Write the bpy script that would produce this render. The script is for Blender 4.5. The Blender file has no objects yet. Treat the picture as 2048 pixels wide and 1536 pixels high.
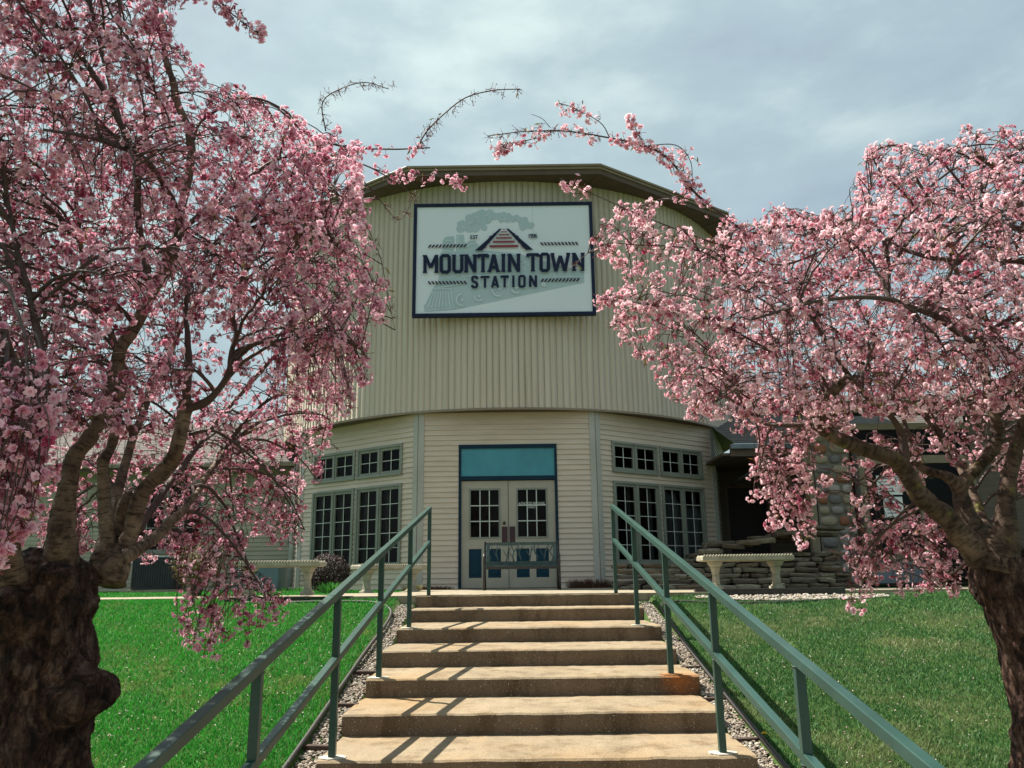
import bpy, math, random
import numpy as np
from mathutils import Vector, Matrix, noise

random.seed(7); RNG = np.random.default_rng(7)
PI = math.pi
C = bpy.context.scene.collection
L = 1.3                                    # height of the top landing above the lower walk

# ------------------------------------------------------------------ camera
F = 1600.0
cam_d = bpy.data.cameras.new('camera'); cam = bpy.data.objects.new('camera', cam_d); C.objects.link(cam)
cam_d.sensor_width = 36; cam_d.lens = 36*F/2048; cam_d.clip_end = 3000; cam_d.clip_start = .05
CAMR = Matrix.Rotation(math.radians(.14), 3, 'Z') @ Matrix.Rotation(math.radians(103.6), 3, 'X') @ Matrix.Rotation(math.radians(-.7), 3, 'Z')
CAMP = Vector((0, 0, 1.5))
cam.matrix_world = Matrix.Translation(CAMP) @ CAMR.to_4x4()
bpy.context.scene.camera = cam
def at(px, py, Y):
    """measured sight line -> the point on it at distance Y"""
    d = CAMR @ Vector(((px-1024)/F, -(py-768)/F, -1))
    return CAMP + d*(Y/d.y)
CRI = np.array(CAMR.transposed())
def proj(P):
    q = (np.asarray(P)-np.array(CAMP)) @ CRI.T
    w = np.maximum(-q[:, 2], 1e-4)
    return 1024+F*q[:, 0]/w, 768-F*q[:, 1]/w

# ------------------------------------------------------------------ materials
def new_mat(name):
    m = bpy.data.materials.new(name); m.use_nodes = True
    nt = m.node_tree; b = nt.nodes['Principled BSDF']
    return m, nt, b
def N(nt, t, **kw):
    n = nt.nodes.new(t)
    for k, v in kw.items():
        if k in n.inputs.keys(): n.inputs[k].default_value = v
        else: setattr(n, k, v)
    return n
def coords(nt, stretch=(1, 1, 1)):
    tc = N(nt, 'ShaderNodeTexCoord'); mp = N(nt, 'ShaderNodeMapping'); mp.inputs['Scale'].default_value = stretch
    nt.links.new(tc.outputs['Object'], mp.inputs['Vector']); return mp.outputs['Vector']
def ramp(nt, fac, stops):
    r = N(nt, 'ShaderNodeValToRGB'); e = r.color_ramp.elements
    while len(e) < len(stops): e.new(.5)
    for el, (p, c) in zip(e, stops): el.position = p; el.color = (*c, 1)
    nt.links.new(fac, r.inputs['Fac']); return r.outputs['Color']
def noise_n(nt, vec, scale, detail=5, rough=.6):
    n = N(nt, 'ShaderNodeTexNoise', Scale=scale, Detail=detail, Roughness=rough)
    nt.links.new(vec, n.inputs['Vector']); return n.outputs['Fac']
def mixc(nt, fac, a, b, mode='MIX'):
    m = N(nt, 'ShaderNodeMix', data_type='RGBA', blend_type=mode)
    if isinstance(fac, (int, float)): m.inputs[0].default_value = fac
    else: nt.links.new(fac, m.inputs[0])
    for i, v in ((6, a), (7, b)):
        if isinstance(v, tuple): m.inputs[i].default_value = (*v, 1)
        else: nt.links.new(v, m.inputs[i])
    return m.outputs[2]
def bump(nt, b, h, strength, dist=.01):
    n = N(nt, 'ShaderNodeBump', Strength=strength, Distance=dist)
    nt.links.new(h, n.inputs['Height']); nt.links.new(n.outputs['Normal'], b.inputs['Normal'])
def mat(name, c1, c2=None, scale=4, stretch=(1, 1, 1), rough=.7, bs=0, bscale=60, metallic=0, spec=.5, lo=.35, hi=.65):
    m, nt, b = new_mat(name)
    b.inputs['Roughness'].default_value = rough; b.inputs['Metallic'].default_value = metallic
    b.inputs['Specular IOR Level'].default_value = spec
    v = coords(nt, stretch)
    col = ramp(nt, noise_n(nt, v, scale), [(lo, c1), (hi, c2 or tuple(x*.85 for x in c1))])
    nt.links.new(col, b.inputs['Base Color'])
    if bs: bump(nt, b, noise_n(nt, v, bscale, 4), bs)
    return m
M = {}
M['siding'] = mat('lap_siding_vinyl', (.62, .51, .42), (.54, .44, .355), 1.3, (1, 1, 6), .55, .12, 40)
def board_mat():
    m, nt, b = new_mat('board_siding')
    v = coords(nt, (9, 9, .35)); v2 = coords(nt, (1, 1, 1))
    a = noise_n(nt, v, 1.0, 5, .65)
    col = ramp(nt, a, [(.3, (.50, .41, .335)), (.5, (.55, .46, .38)), (.72, (.59, .50, .42))])
    st = noise_n(nt, coords(nt, (42, 42, .45)), 1, 4)
    col = mixc(nt, ramp(nt, st, [(.57, (0, 0, 0)), (.76, (.75, .75, .75))]), col, (.31, .235, .17))
    att = N(nt, 'ShaderNodeAttribute', attribute_name='Col')
    col = mixc(nt, 1.0, col, att.outputs['Color'], 'MULTIPLY')
    nt.links.new(col, b.inputs['Base Color']); b.inputs['Roughness'].default_value = .6
    bump(nt, b, noise_n(nt, v2, 30, 4), .1); return m
M['boards'] = board_mat()
M['trim'] = mat('post_trim_paint', (.42, .40, .36), (.36, .345, .31), 2, (1, 1, 1), .5)
M['gutter'] = mat('eave_metal', (.25, .19, .135), (.21, .16, .112), 2, (1, 1, 1), .45)
M['soffit'] = mat('soffit_brown', (.11, .073, .055), (.085, .058, .043), 3, (1, 1, 1), .7)
M['winframe'] = mat('window_frame_paint', (.24, .25, .21), (.19, .20, .17), 3, (1, 1, 1), .5)
M['muntin'] = mat('white_muntin', (.62, .64, .60), (.52, .54, .50), 5)
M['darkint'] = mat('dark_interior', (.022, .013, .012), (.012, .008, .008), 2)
M['curtain'] = mat('curtain_cloth', (.34, .33, .31), (.2, .2, .19), 8, (4, 4, .4), .9)
M['navy'] = mat('navy_paint', (.008, .03, .055), (.006, .024, .045), 4, rough=.5, spec=.15)
M['teal'] = mat('teal_panel', (.052, .27, .34), (.042, .22, .285), 2.5, rough=.35)
M['bluepanel'] = mat('blue_panel_paint', (.006, .042, .072), (.005, .033, .058), 4, rough=.35, spec=.15)
M['door'] = mat('taupe_door_paint', (.39, .355, .285), (.34, .31, .25), 3, rough=.45)
M['plate'] = mat('dark_red_plate', (.05, .015, .02), (.035, .01, .015), 6, rough=.35)
M['blackmetal'] = mat('black_metal', (.02, .02, .02), (.03, .028, .025), 8, rough=.45)
M['shingle'] = mat('grey_shingle', (.10, .085, .078), (.06, .052, .048), 9, (1, 1, 3), .9, .4, 60)
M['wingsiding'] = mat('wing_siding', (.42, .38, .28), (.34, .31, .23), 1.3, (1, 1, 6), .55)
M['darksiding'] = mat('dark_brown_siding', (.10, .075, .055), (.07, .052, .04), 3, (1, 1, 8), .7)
M['tanframe'] = mat('tan_timber', (.22, .175, .115), (.17, .135, .09), 4, (1, 1, 3), .6)
M['signboard'] = mat('sign_white', (.72, .75, .82), (.69, .725, .80), 1.5, rough=.35)
M['signnavy'] = mat('sign_navy', (.010, .016, .045), (.014, .02, .055), 5, rough=.5, spec=.15)
M['signteal'] = mat('sign_pale_teal', (.43, .53, .58), (.40, .50, .55), 3, rough=.4)
M['signpale'] = mat('sign_pale_line', (.66, .74, .80), None, 3, rough=.4)
M['signred'] = mat('sign_red', (.24, .016, .035), (.20, .013, .03), 5, rough=.4)
M['signpink'] = mat('sign_rose', (.55, .42, .45), None, 5, rough=.4)
def rail_mat():
    m, nt, b = new_mat('teal_rail_paint')
    v = coords(nt)
    col = ramp(nt, noise_n(nt, v, 3, 6), [(.3, (.015, .050, .042)), (.6, (.022, .068, .057)), (.75, (.035, .085, .072))])
    chip = ramp(nt, noise_n(nt, v, 22, 5, .7), [(.655, (0, 0, 0)), (.70, (1, 1, 1))])
    col = mixc(nt, chip, col, (.11, .075, .05))
    nt.links.new(col, b.inputs['Base Color']); b.inputs['Roughness'].default_value = .38
    bump(nt, b, noise_n(nt, v, 45, 4), .12, .004); return m
M['rail'] = rail_mat()
def concrete(name, base, dark, speck, rust=True, grain=110, spk=(.60, .68)):
    m, nt, b = new_mat(name); v = coords(nt)
    col = ramp(nt, noise_n(nt, v, 1.6, 7, .65), [(.3, dark), (.6, base)])
    st_ = ramp(nt, noise_n(nt, coords(nt, (2.2, 2.2, .7)), 2.1, 7, .68), [(.36, (.62, .58, .53)), (.5, (1, 1, 1)), (.7, (1.08, 1.06, 1.04))])
    col = mixc(nt, 1.0, col, st_, 'MULTIPLY')
    if rust:
        f = ramp(nt, noise_n(nt, v, .9, 4), [(.48, (0, 0, 0)), (.72, (.55, .55, .55))])
        col = mixc(nt, f, col, (.33, .20, .085))
    geo = N(nt, 'ShaderNodeTexCoord'); vs = N(nt, 'ShaderNodeVectorMath', operation='DISTANCE'); vs.inputs[1].default_value = (1.30-.11, 6.80-3.66, 1.3-.145*4-.03)
    nt.links.new(geo.outputs['Object'], vs.inputs[0])
    wob = N(nt, 'ShaderNodeMath', operation='MULTIPLY_ADD'); nt.links.new(noise_n(nt, v, 9, 5), wob.inputs[0]); wob.inputs[1].default_value = .22; nt.links.new(vs.outputs['Value'], wob.inputs[2])
    col = mixc(nt, ramp(nt, wob.outputs[0], [(.14, (.9, .9, .9)), (.19, (.65, .65, .65)), (.30, (0, 0, 0))]), col, (.30, .105, .025))
    s = ramp(nt, noise_n(nt, v, grain, 2), [(spk[0], (0, 0, 0)), (spk[1], (1, 1, 1))])
    col = mixc(nt, s, col, speck)
    s2 = ramp(nt, noise_n(nt, coords(nt, (1.1, .9, 1)), grain*.8, 2), [(.58, (0, 0, 0)), (.68, (.7, .7, .7))])
    col = mixc(nt, s2, col, tuple(x*.5 for x in dark))
    nt.links.new(col, b.inputs['Base Color']); b.inputs['Roughness'].default_value = .9
    b.inputs['Specular IOR Level'].default_value = .25
    bump(nt, b, noise_n(nt, v, grain*.7, 5), .45, .008); return m
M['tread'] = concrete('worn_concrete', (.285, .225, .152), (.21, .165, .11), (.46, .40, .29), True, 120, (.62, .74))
M['riser'] = concrete('shaded_aggregate_concrete', (.18, .132, .090), (.125, .09, .06), (.55, .48, .38), False, 95, (.66, .71))  # tread concrete with riser shade put into its base colour, plus aggregate specks
M['patio'] = concrete('patio_concrete', (.32, .28, .205), (.265, .225, .165), (.48, .43, .33), False, 90, (.62, .74))
M['caststone'] = mat('cast_stone', (.40, .37, .29), (.27, .25, .19), 6, (1, 1, 1), .9, .5, 70)
M['grout'] = mat('pale_grout', (.55, .54, .46), (.45, .42, .35), 25, rough=.95, bs=.6)
M['rust'] = mat('rust_stain', (.30, .11, .03), (.34, .19, .07), 18, rough=.95)
M['blackedge'] = mat('black_edging', (.016, .013, .013), (.03, .024, .022), 12, rough=.6, bs=.3)
M['timber'] = mat('dark_timber', (.05, .032, .025), (.08, .05, .04), 12, (1, 8, 8), .9, .5, 40)
def ground_mat():
    m, nt, b = new_mat('turf'); v = coords(nt)
    col = ramp(nt, noise_n(nt, v, 1.2, 6), [(.35, (.035, .075, .02)), (.65, (.055, .11, .025))])
    f = ramp(nt, noise_n(nt, v, 14, 5), [(.5, (0, 0, 0)), (.7, (.7, .7, .7))])
    col = mixc(nt, f, col, (.11, .095, .045))
    nt.links.new(col, b.inputs['Base Color']); b.inputs['Roughness'].default_value = 1
    b.inputs['Specular IOR Level'].default_value = .1
    bump(nt, b, noise_n(nt, v, 40, 4), .6, .02); return m
M['turf'] = ground_mat()
M['gravelbed'] = mat('gravel_bed', (.20, .17, .14), (.11, .09, .075), 40, rough=1, bs=.8, bscale=50)
def attr_mat(name, rough=.7, trans=0.0, spec=.3, sheen=0):
    m, nt, b = new_mat(name)
    a = N(nt, 'ShaderNodeAttribute', attribute_name='Col')
    nt.links.new(a.outputs['Color'], b.inputs['Base Color'])
    b.inputs['Roughness'].default_value = rough; b.inputs['Specular IOR Level'].default_value = spec
    if trans:
        t = N(nt, 'ShaderNodeBsdfTranslucent'); mx = N(nt, 'ShaderNodeMixShader'); mx.inputs[0].default_value = trans
        nt.links.new(a.outputs['Color'], t.inputs['Color'])
        nt.links.new(b.outputs[0], mx.inputs[1]); nt.links.new(t.outputs[0], mx.inputs[2])
        nt.links.new(mx.outputs[0], nt.nodes['Material Output'].inputs['Surface'])
    return m
M['blades'] = attr_mat('grass_blades', .6, .35, .3)
M['petals'] = attr_mat('petals', .6, .40, .2)
M['leaf'] = attr_mat('leaf', .55, .25, .3)
M['stones'] = attr_mat('stones', .9, 0, .3)
def rubble_mat():
    m = attr_mat('rubble', .95, 0, .2); nt = m.node_tree; b = nt.nodes['Principled BSDF']; a = [x for x in nt.nodes if x.type == 'ATTRIBUTE'][0]
    st = ramp(nt, noise_n(nt, coords(nt, (1, 1, 4)), 9, 7, .7), [(.32, (.5, .45, .4)), (.5, (1, 1, 1)), (.7, (1.3, 1.25, 1.15))])
    nt.links.new(mixc(nt, 1.0, a.outputs['Color'], st, 'MULTIPLY'), b.inputs['Base Color'])
    bump(nt, b, noise_n(nt, coords(nt, (1, 1, 3)), 24, 7, .7), 1.0, .03); return m
M['rubble'] = rubble_mat()
def bark_mat(name, c, lo, st, moss=0, bs=.8):
    m, nt, b = new_mat(name); v1 = coords(nt)
    at_ = N(nt, 'ShaderNodeAttribute', attribute_name='Bark'); mp = N(nt, 'ShaderNodeMapping'); mp.inputs['Scale'].default_value = st
    nt.links.new(at_.outputs['Vector'], mp.inputs['Vector']); v = mp.outputs['Vector']
    band = noise_n(nt, v, 1, 6, .7)
    col = ramp(nt, noise_n(nt, v1, 16, 7, .7), [(.34, lo), (.5, c), (.68, tuple(min(1, x*1.45) for x in c))])
    bn = ramp(nt, band, [(.40, (.22, .18, .17)), (.47, (.95, .92, .9)), (.60, (1.05, 1.02, 1.0)), (.68, (1.75, 1.7, 1.6))])
    col = mixc(nt, .85, col, bn, 'MULTIPLY')
    big = ramp(nt, noise_n(nt, v1, 5, 4), [(.4, (.55, .48, .46)), (.65, (1.1, 1.05, 1))])
    col = mixc(nt, 1.0, col, big, 'MULTIPLY')
    if moss:
        f = ramp(nt, noise_n(nt, v1, 7, 5), [(.62, (0, 0, 0)), (.73, (moss, moss, moss))])
        col = mixc(nt, f, col, (.19, .19, .035))
    nt.links.new(col, b.inputs['Base Color']); b.inputs['Roughness'].default_value = .72
    b.inputs['Specular IOR Level'].default_value = .3
    hm = N(nt, 'ShaderNodeMath', operation='ADD'); nt.links.new(band, hm.inputs[0]); nt.links.new(noise_n(nt, v1, 45, 6, .7), hm.inputs[1])
    bump(nt, b, hm.outputs[0], bs, .012); return m
M['bark'] = bark_mat('cherry_bark', (.21, .155, .115), (.055, .032, .025), (14, 14, 70), 0)
M['bark_moss'] = bark_mat('mossy_bark', (.14, .10, .075), (.045, .027, .018), (14, 14, 62), .9)
def trunk_bark():
    m, nt, b = new_mat('rough_trunk_bark'); v1 = coords(nt)
    tw = N(nt, 'ShaderNodeTexNoise', Scale=3.5, Detail=4); nt.links.new(v1, tw.inputs['Vector'])
    ad = N(nt, 'ShaderNodeVectorMath', operation='MULTIPLY_ADD'); ad.inputs[1].default_value = (.16, .16, .16)
    nt.links.new(tw.outputs['Color'], ad.inputs[0]); nt.links.new(v1, ad.inputs[2])
    mp = N(nt, 'ShaderNodeMapping'); mp.inputs['Scale'].default_value = (1, 1, .32); nt.links.new(ad.outputs[0], mp.inputs['Vector'])
    ridge = noise_n(nt, mp.outputs['Vector'], 22, 9, .72); fine = noise_n(nt, v1, 60, 7, .75)
    col = ramp(nt, ridge, [(.38, (.008, .005, .005)), (.45, (.055, .031, .026)), (.53, (.12, .075, .058)), (.62, (.26, .20, .165))])
    fl_ = ramp(nt, fine, [(.36, (.55, .5, .5)), (.6, (1.15, 1.1, 1.05))]); col = mixc(nt, .8, col, fl_, 'MULTIPLY')
    big = ramp(nt, noise_n(nt, v1, 4.5, 5), [(.38, (.5, .38, .37)), (.62, (1.15, 1.0, .95))])
    col = mixc(nt, 1.0, col, big, 'MULTIPLY')
    lich = ramp(nt, noise_n(nt, v1, 13, 7, .7), [(.66, (0, 0, 0)), (.72, (.5, .5, .5))]); col = mixc(nt, lich, col, (.20, .18, .15))
    nt.links.new(col, b.inputs['Base Color']); b.inputs['Roughness'].default_value = .8; b.inputs['Specular IOR Level'].default_value = .3
    hm = N(nt, 'ShaderNodeMath', operation='MULTIPLY_ADD'); nt.links.new(fine, hm.inputs[0]); hm.inputs[1].default_value = .35; nt.links.new(ridge, hm.inputs[2])
    bump(nt, b, hm.outputs[0], 1.0, .05); return m
M['trunkbark'] = trunk_bark()
M['twig'] = mat('twig_bark', (.05, .026, .024), (.085, .05, .04), 30, rough=.7)
def glass_mat(name, tint=(.6, .62, .62), refl=.22):
    m, nt, b = new_mat(name); nt.nodes.remove(b)
    t = N(nt, 'ShaderNodeBsdfTransparent'); t.inputs[0].default_value = (*tint, 1)
    g = N(nt, 'ShaderNodeBsdfGlossy'); g.inputs['Roughness'].default_value = .03; g.inputs[0].default_value = (refl, refl, refl, 1)
    fr = N(nt, 'ShaderNodeFresnel', IOR=1.45)
    mx = N(nt, 'ShaderNodeMixShader')
    nt.links.new(fr.outputs[0], mx.inputs[0]); nt.links.new(t.outputs[0], mx.inputs[1]); nt.links.new(g.outputs[0], mx.inputs[2])
    nt.links.new(mx.outputs[0], nt.nodes['Material Output'].inputs['Surface']); return m
M['glass'] = glass_mat('window_glass')
M['paper'] = mat('white_paper', (.75, .76, .76), (.70, .71, .72), 3)
M['boxgrey'] = mat('blue_grey_metal', (.13, .19, .22), (.10, .15, .18), 3, rough=.45)
M['darkunit'] = mat('dark_grille', (.035, .033, .045), (.02, .02, .027), 4, rough=.5)
M['benchmetal'] = mat('weathered_bench_metal', (.075, .12, .115), (.05, .075, .07), 14, rough=.45, metallic=.3)
M['benchdark'] = mat('dark_bench_metal', (.02, .016, .015), (.035, .03, .028), 14, rough=.5)
M['whitepipe'] = mat('white_downspout', (.62, .64, .61), (.46, .48, .45), 3, rough=.4)
M['bluegrey'] = mat('slate_panel', (.15, .18, .21), (.12, .15, .18), 4, rough=.4)

# ------------------------------------------------------------------ mesh helpers
class MB:
    def __init__(s): s.v = []; s.f = []; s.t = []
    def add(s, vs, fs):
        o = len(s.v); s.v += [tuple(v) for v in vs]; s.f += [tuple(i+o for i in f) for f in fs]; return s
    def box(s, x0, x1, y0, y1, z0, z1):
        return s.add([(x0,y0,z0),(x1,y0,z0),(x1,y1,z0),(x0,y1,z0),(x0,y0,z1),(x1,y0,z1),(x1,y1,z1),(x0,y1,z1)],
            [(0,3,2,1),(4,5,6,7),(0,1,5,4),(1,2,6,5),(2,3,7,6),(3,0,4,7)])
    def obox(s, o, X, Y, Z):          # oriented box: corner o and three edge vectors
        o, X, Y, Z = map(Vector, (o, X, Y, Z))
        v = [o, o+X, o+X+Y, o+Y, o+Z, o+X+Z, o+X+Y+Z, o+Y+Z]
        return s.add(v, [(0,3,2,1),(4,5,6,7),(0,1,5,4),(1,2,6,5),(2,3,7,6),(3,0,4,7)])
    def beam(s, a, b, w, h, up=(0, 0, 1)):
        a, b, up = Vector(a), Vector(b), Vector(up); d = (b-a).normalized(); sd = d.cross(up).normalized(); u = sd.cross(d)
        return s.obox(a-sd*w/2-u*h/2, b-a, sd*w, u*h)
    def tube(s, pts, rad, n=8, cap=True, seed=0, rough=0.0):
        P = [Vector(p) for p in pts]; R = rad if hasattr(rad, '__len__') else [rad]*len(P)
        o = len(s.v); ref = Vector((0.31, .93, .2)).normalized(); prev = None; run = 0.0
        for i, p in enumerate(P):
            d = (P[min(i+1, len(P)-1)]-P[max(i-1, 0)]).normalized()
            if prev is None: a = d.cross(ref).normalized()
            else: a = (prev-d*prev.dot(d)).normalized()
            prev = a; b = d.cross(a)
            if i: run += (P[i]-P[i-1]).length
            for k in range(n):
                t = 2*PI*k/n; r = R[i]
                if rough:
                    q = p+(a*math.cos(t)+b*math.sin(t))*r
                    r *= 1+rough*noise.noise(Vector((q.x*14+seed, q.y*14, q.z*9)))
                s.v.append(tuple(p+(a*math.cos(t)+b*math.sin(t))*r)); s.t.append((math.cos(t)*R[i]+seed*.37, math.sin(t)*R[i], run))
        for i in range(len(P)-1):
            for k in range(n):
                k2 = (k+1) % n; s.f.append((o+i*n+k, o+i*n+k2, o+(i+1)*n+k2, o+(i+1)*n+k))
        if cap:
            s.f.append(tuple(o+k for k in range(n))[::-1]); s.f.append(tuple(o+(len(P)-1)*n+k for k in range(n)))
        return s
    def lathe(s, prof, c=(0, 0, 0), n=20):
        o = len(s.v)
        for r, z in prof:
            for k in range(n): s.v.append((c[0]+r*math.cos(2*PI*k/n), c[1]+r*math.sin(2*PI*k/n), c[2]+z))
        for i in range(len(prof)-1):
            for k in range(n):
                k2 = (k+1) % n; s.f.append((o+i*n+k, o+i*n+k2, o+(i+1)*n+k2, o+(i+1)*n+k))
        s.f.append(tuple(o+k for k in range(n))[::-1]); s.f.append(tuple(o+(len(prof)-1)*n+k for k in range(n))); return s
    def build(s, name, m, parent=None, world=True, smooth=False, bevel=0):
        off = Vector((0, 0, 0))
        if parent is not None and world:
            q = parent
            while q.parent: q = q.parent
            off = q.location
        me = bpy.data.meshes.new(name); me.from_pydata([(v[0]-off[0], v[1]-off[1], v[2]-off[2]) for v in s.v], [], s.f); me.update()
        if s.t and len(s.t) == len(s.v) and 'bark' in (m.name if not isinstance(m, (list, tuple)) else ''):
            at_ = me.attributes.new('Bark', 'FLOAT_VECTOR', 'POINT'); at_.data.foreach_set('vector', np.array(s.t, np.float32).ravel())
        return link(name, me, m, parent, smooth, bevel)
def link(name, me, m, parent=None, smooth=False, bevel=0):
    o = bpy.data.objects.new(name, me); C.objects.link(o)
    for x in (m if isinstance(m, (list, tuple)) else [m]): me.materials.append(x)
    if smooth: me.polygons.foreach_set('use_smooth', [True]*len(me.polygons))
    if parent is not None: o.parent = parent
    if bevel:
        b = o.modifiers.new('bevel', 'BEVEL'); b.width = bevel; b.segments = 2; b.limit_method = 'ANGLE'
    return o
def np_mesh(name, V, Fc, m, col=None, parent=None, off=None, smooth=False):
    V = np.asarray(V, np.float32).reshape(-1, 3)
    if off is not None: V = V-np.array(off, np.float32)
    Fc = np.asarray(Fc, np.int32); k = Fc.shape[1]
    me = bpy.data.meshes.new(name)
    me.vertices.add(len(V)); me.vertices.foreach_set('co', V.ravel())
    me.loops.add(Fc.size); me.loops.foreach_set('vertex_index', Fc.ravel())
    me.polygons.add(len(Fc)); me.polygons.foreach_set('loop_start', np.arange(0, Fc.size, k, dtype=np.int32))
    me.update(calc_edges=True)
    if col is not None:
        a = me.color_attributes.new('Col', 'FLOAT_COLOR', 'POINT')
        c4 = np.ones((len(V), 4), np.float32); c4[:, :3] = col; a.data.foreach_set('color', c4.ravel())
    me.validate()
    return link(name, me, m, parent, smooth)
def thing(name, label, cat, loc=(0, 0, 0), rz=0, group=None):
    o = bpy.data.objects.new(name, None); C.objects.link(o); o.location = loc; o.rotation_euler = (0, 0, rz)
    o.empty_display_size = .2
    return tag(o, label, cat, group)
def tag(o, label=None, cat=None, group=None, kind=None):
    if label: o['label'] = label
    if cat: o['category'] = cat
    if group: o['group'] = group
    if kind: o['kind'] = kind
    return o
def copy_thing(r, loc, rz, label):
    c = r.copy(); C.objects.link(c); c.location = loc; c.rotation_euler = (0, 0, rz); c['label'] = label
    def rec(a, b):
        for ch in list(a.children):
            d = ch.copy(); C.objects.link(d); d.parent = b; rec(ch, d)
    rec(r, c); return c

# ------------------------------------------------------------------ world and sun
SUN = Vector((-.56, .40, 1.0)).normalized()
sl = bpy.data.lights.new('sun', 'SUN'); sl.energy = 5.0; sl.angle = math.radians(.5); sl.color = (1, .93, .80)
so = bpy.data.objects.new('sun', sl); C.objects.link(so); so.rotation_euler = SUN.to_track_quat('Z', 'Y').to_euler()
w = bpy.data.worlds.new('World'); bpy.context.scene.world = w; w.use_nodes = True
nt = w.node_tree; bg = nt.nodes['Background']
sky = N(nt, 'ShaderNodeTexSky', sky_type='NISHITA'); sky.sun_disc = False
sky.sun_elevation = math.asin(SUN.z); sky.sun_rotation = math.atan2(SUN.x, SUN.y); sky.dust_density = 2.5; sky.air_density = 1.2
tc = N(nt, 'ShaderNodeTexCoord'); mp = N(nt, 'ShaderNodeMapping'); mp.inputs['Scale'].default_value = (1, 1, 2.2)
mp.inputs['Location'].default_value = (.3, .15, 0)
nt.links.new(tc.outputs['Generated'], mp.inputs['Vector'])
n1 = noise_n(nt, mp.outputs['Vector'], 1.7, 7, .52)
n2 = noise_n(nt, mp.outputs['Vector'], 3.6, 6, .55)
cl = ramp(nt, n1, [(.36, (.86, .86, .86)), (.62, (1, 1, 1))])
tint = ramp(nt, n2, [(.32, (2.05, 2.60, 2.92)), (.49, (2.45, 3.18, 3.42)), (.66, (3.55, 4.3, 4.3))])
mx = mixc(nt, cl, sky.outputs[0], tint)
dt = N(nt, 'ShaderNodeVectorMath', operation='DOT_PRODUCT'); dt.inputs[1].default_value = tuple(SUN)
nt.links.new(tc.outputs['Generated'], dt.inputs[0])
glow = ramp(nt, dt.outputs['Value'], [(.0, (.92, .92, .92)), (.55, (1, 1, 1)), (.92, (1.18, 1.18, 1.14))])
mx = mixc(nt, 1.0, mx, glow, 'MULTIPLY')
nt.links.new(mx, bg.inputs['Color']); bg.inputs['Strength'].default_value = .088
sc = bpy.context.scene
sc.view_settings.view_transform = 'Standard'; sc.view_settings.look = 'None'; sc.view_settings.exposure = 1.10; sc.view_settings.gamma = 1

# ------------------------------------------------------------------ ground
SX0, SX1 = -1.225, 1.445                       # stair edges
YN = [10.05, 9.5, 8.42, 7.6, 6.78, 6.0, 5.24, 4.46, 3.68]   # nosing of each step
ZN = [L-.145*k for k in range(9)]
def ground_z(y):
    if y <= 2.9: return -.05
    if y >= 10.0: return L-.05
    return max(-.05, L-.05-.183*(10.0-y)-.02*math.sin((y-2.9)/7.1*PI))
def lawn_z(x, y):
    return ground_z(y)+.012*noise.noise(Vector((x*.8, y*.8, 0)))
GX0, GX1 = -1.44, 1.625                        # outer edge of the gravel strips
xs = [-600, -100, -25, -12]+[-8+.5*i for i in range(13)]+[GX0, GX0+.03, SX0-.005, SX0+.02, SX1-.02, SX1+.005, GX1-.03, GX1]+[2.0+.5*i for i in range(13)]+[12, 25, 100, 600]
ys = [-300, -60, -10, 0, 2]+[2.5+.25*i for i in range(31)]+[10.4, 12, 16, 25, 60, 200, 1500]
g = MB()
for y in ys:
    for x in xs:
        z = lawn_z(x, y) if abs(x) < 30 and 2 < y < 30 else ground_z(y)
        if 2.3 < y < 10.3 and GX0 < x < GX1: z -= .05 if (x < SX0-.001 or x > SX1+.001) else .55
        g.v.append((x, y, z))
nx = len(xs)
for j in range(len(ys)-1):
    for i in range(nx-1): g.f.append((j*nx+i, j*nx+i+1, (j+1)*nx+i+1, (j+1)*nx+i))
tag(g.build('ground', M['turf'], smooth=True), kind='structure')
p = MB().box(-3.0, 3.2, -3, 3.66, -.2, .004)
tag(p.build('path', M['patio'], bevel=.01), kind='structure')
p = MB().box(-2.6, 3.0, 10.05+.012, 12.3, L-.3, L); p.box(-1.9, 1.75, 12.3, 15.64, L-.3, L-.002)
p.box(-9, -2.6, 10.7, 12.0, L-.3, L-.012); p.box(3.0, 12, 10.9, 12.3, L-.3, L-.012)
tag(p.build('patio', M['patio']), kind='structure')

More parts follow.
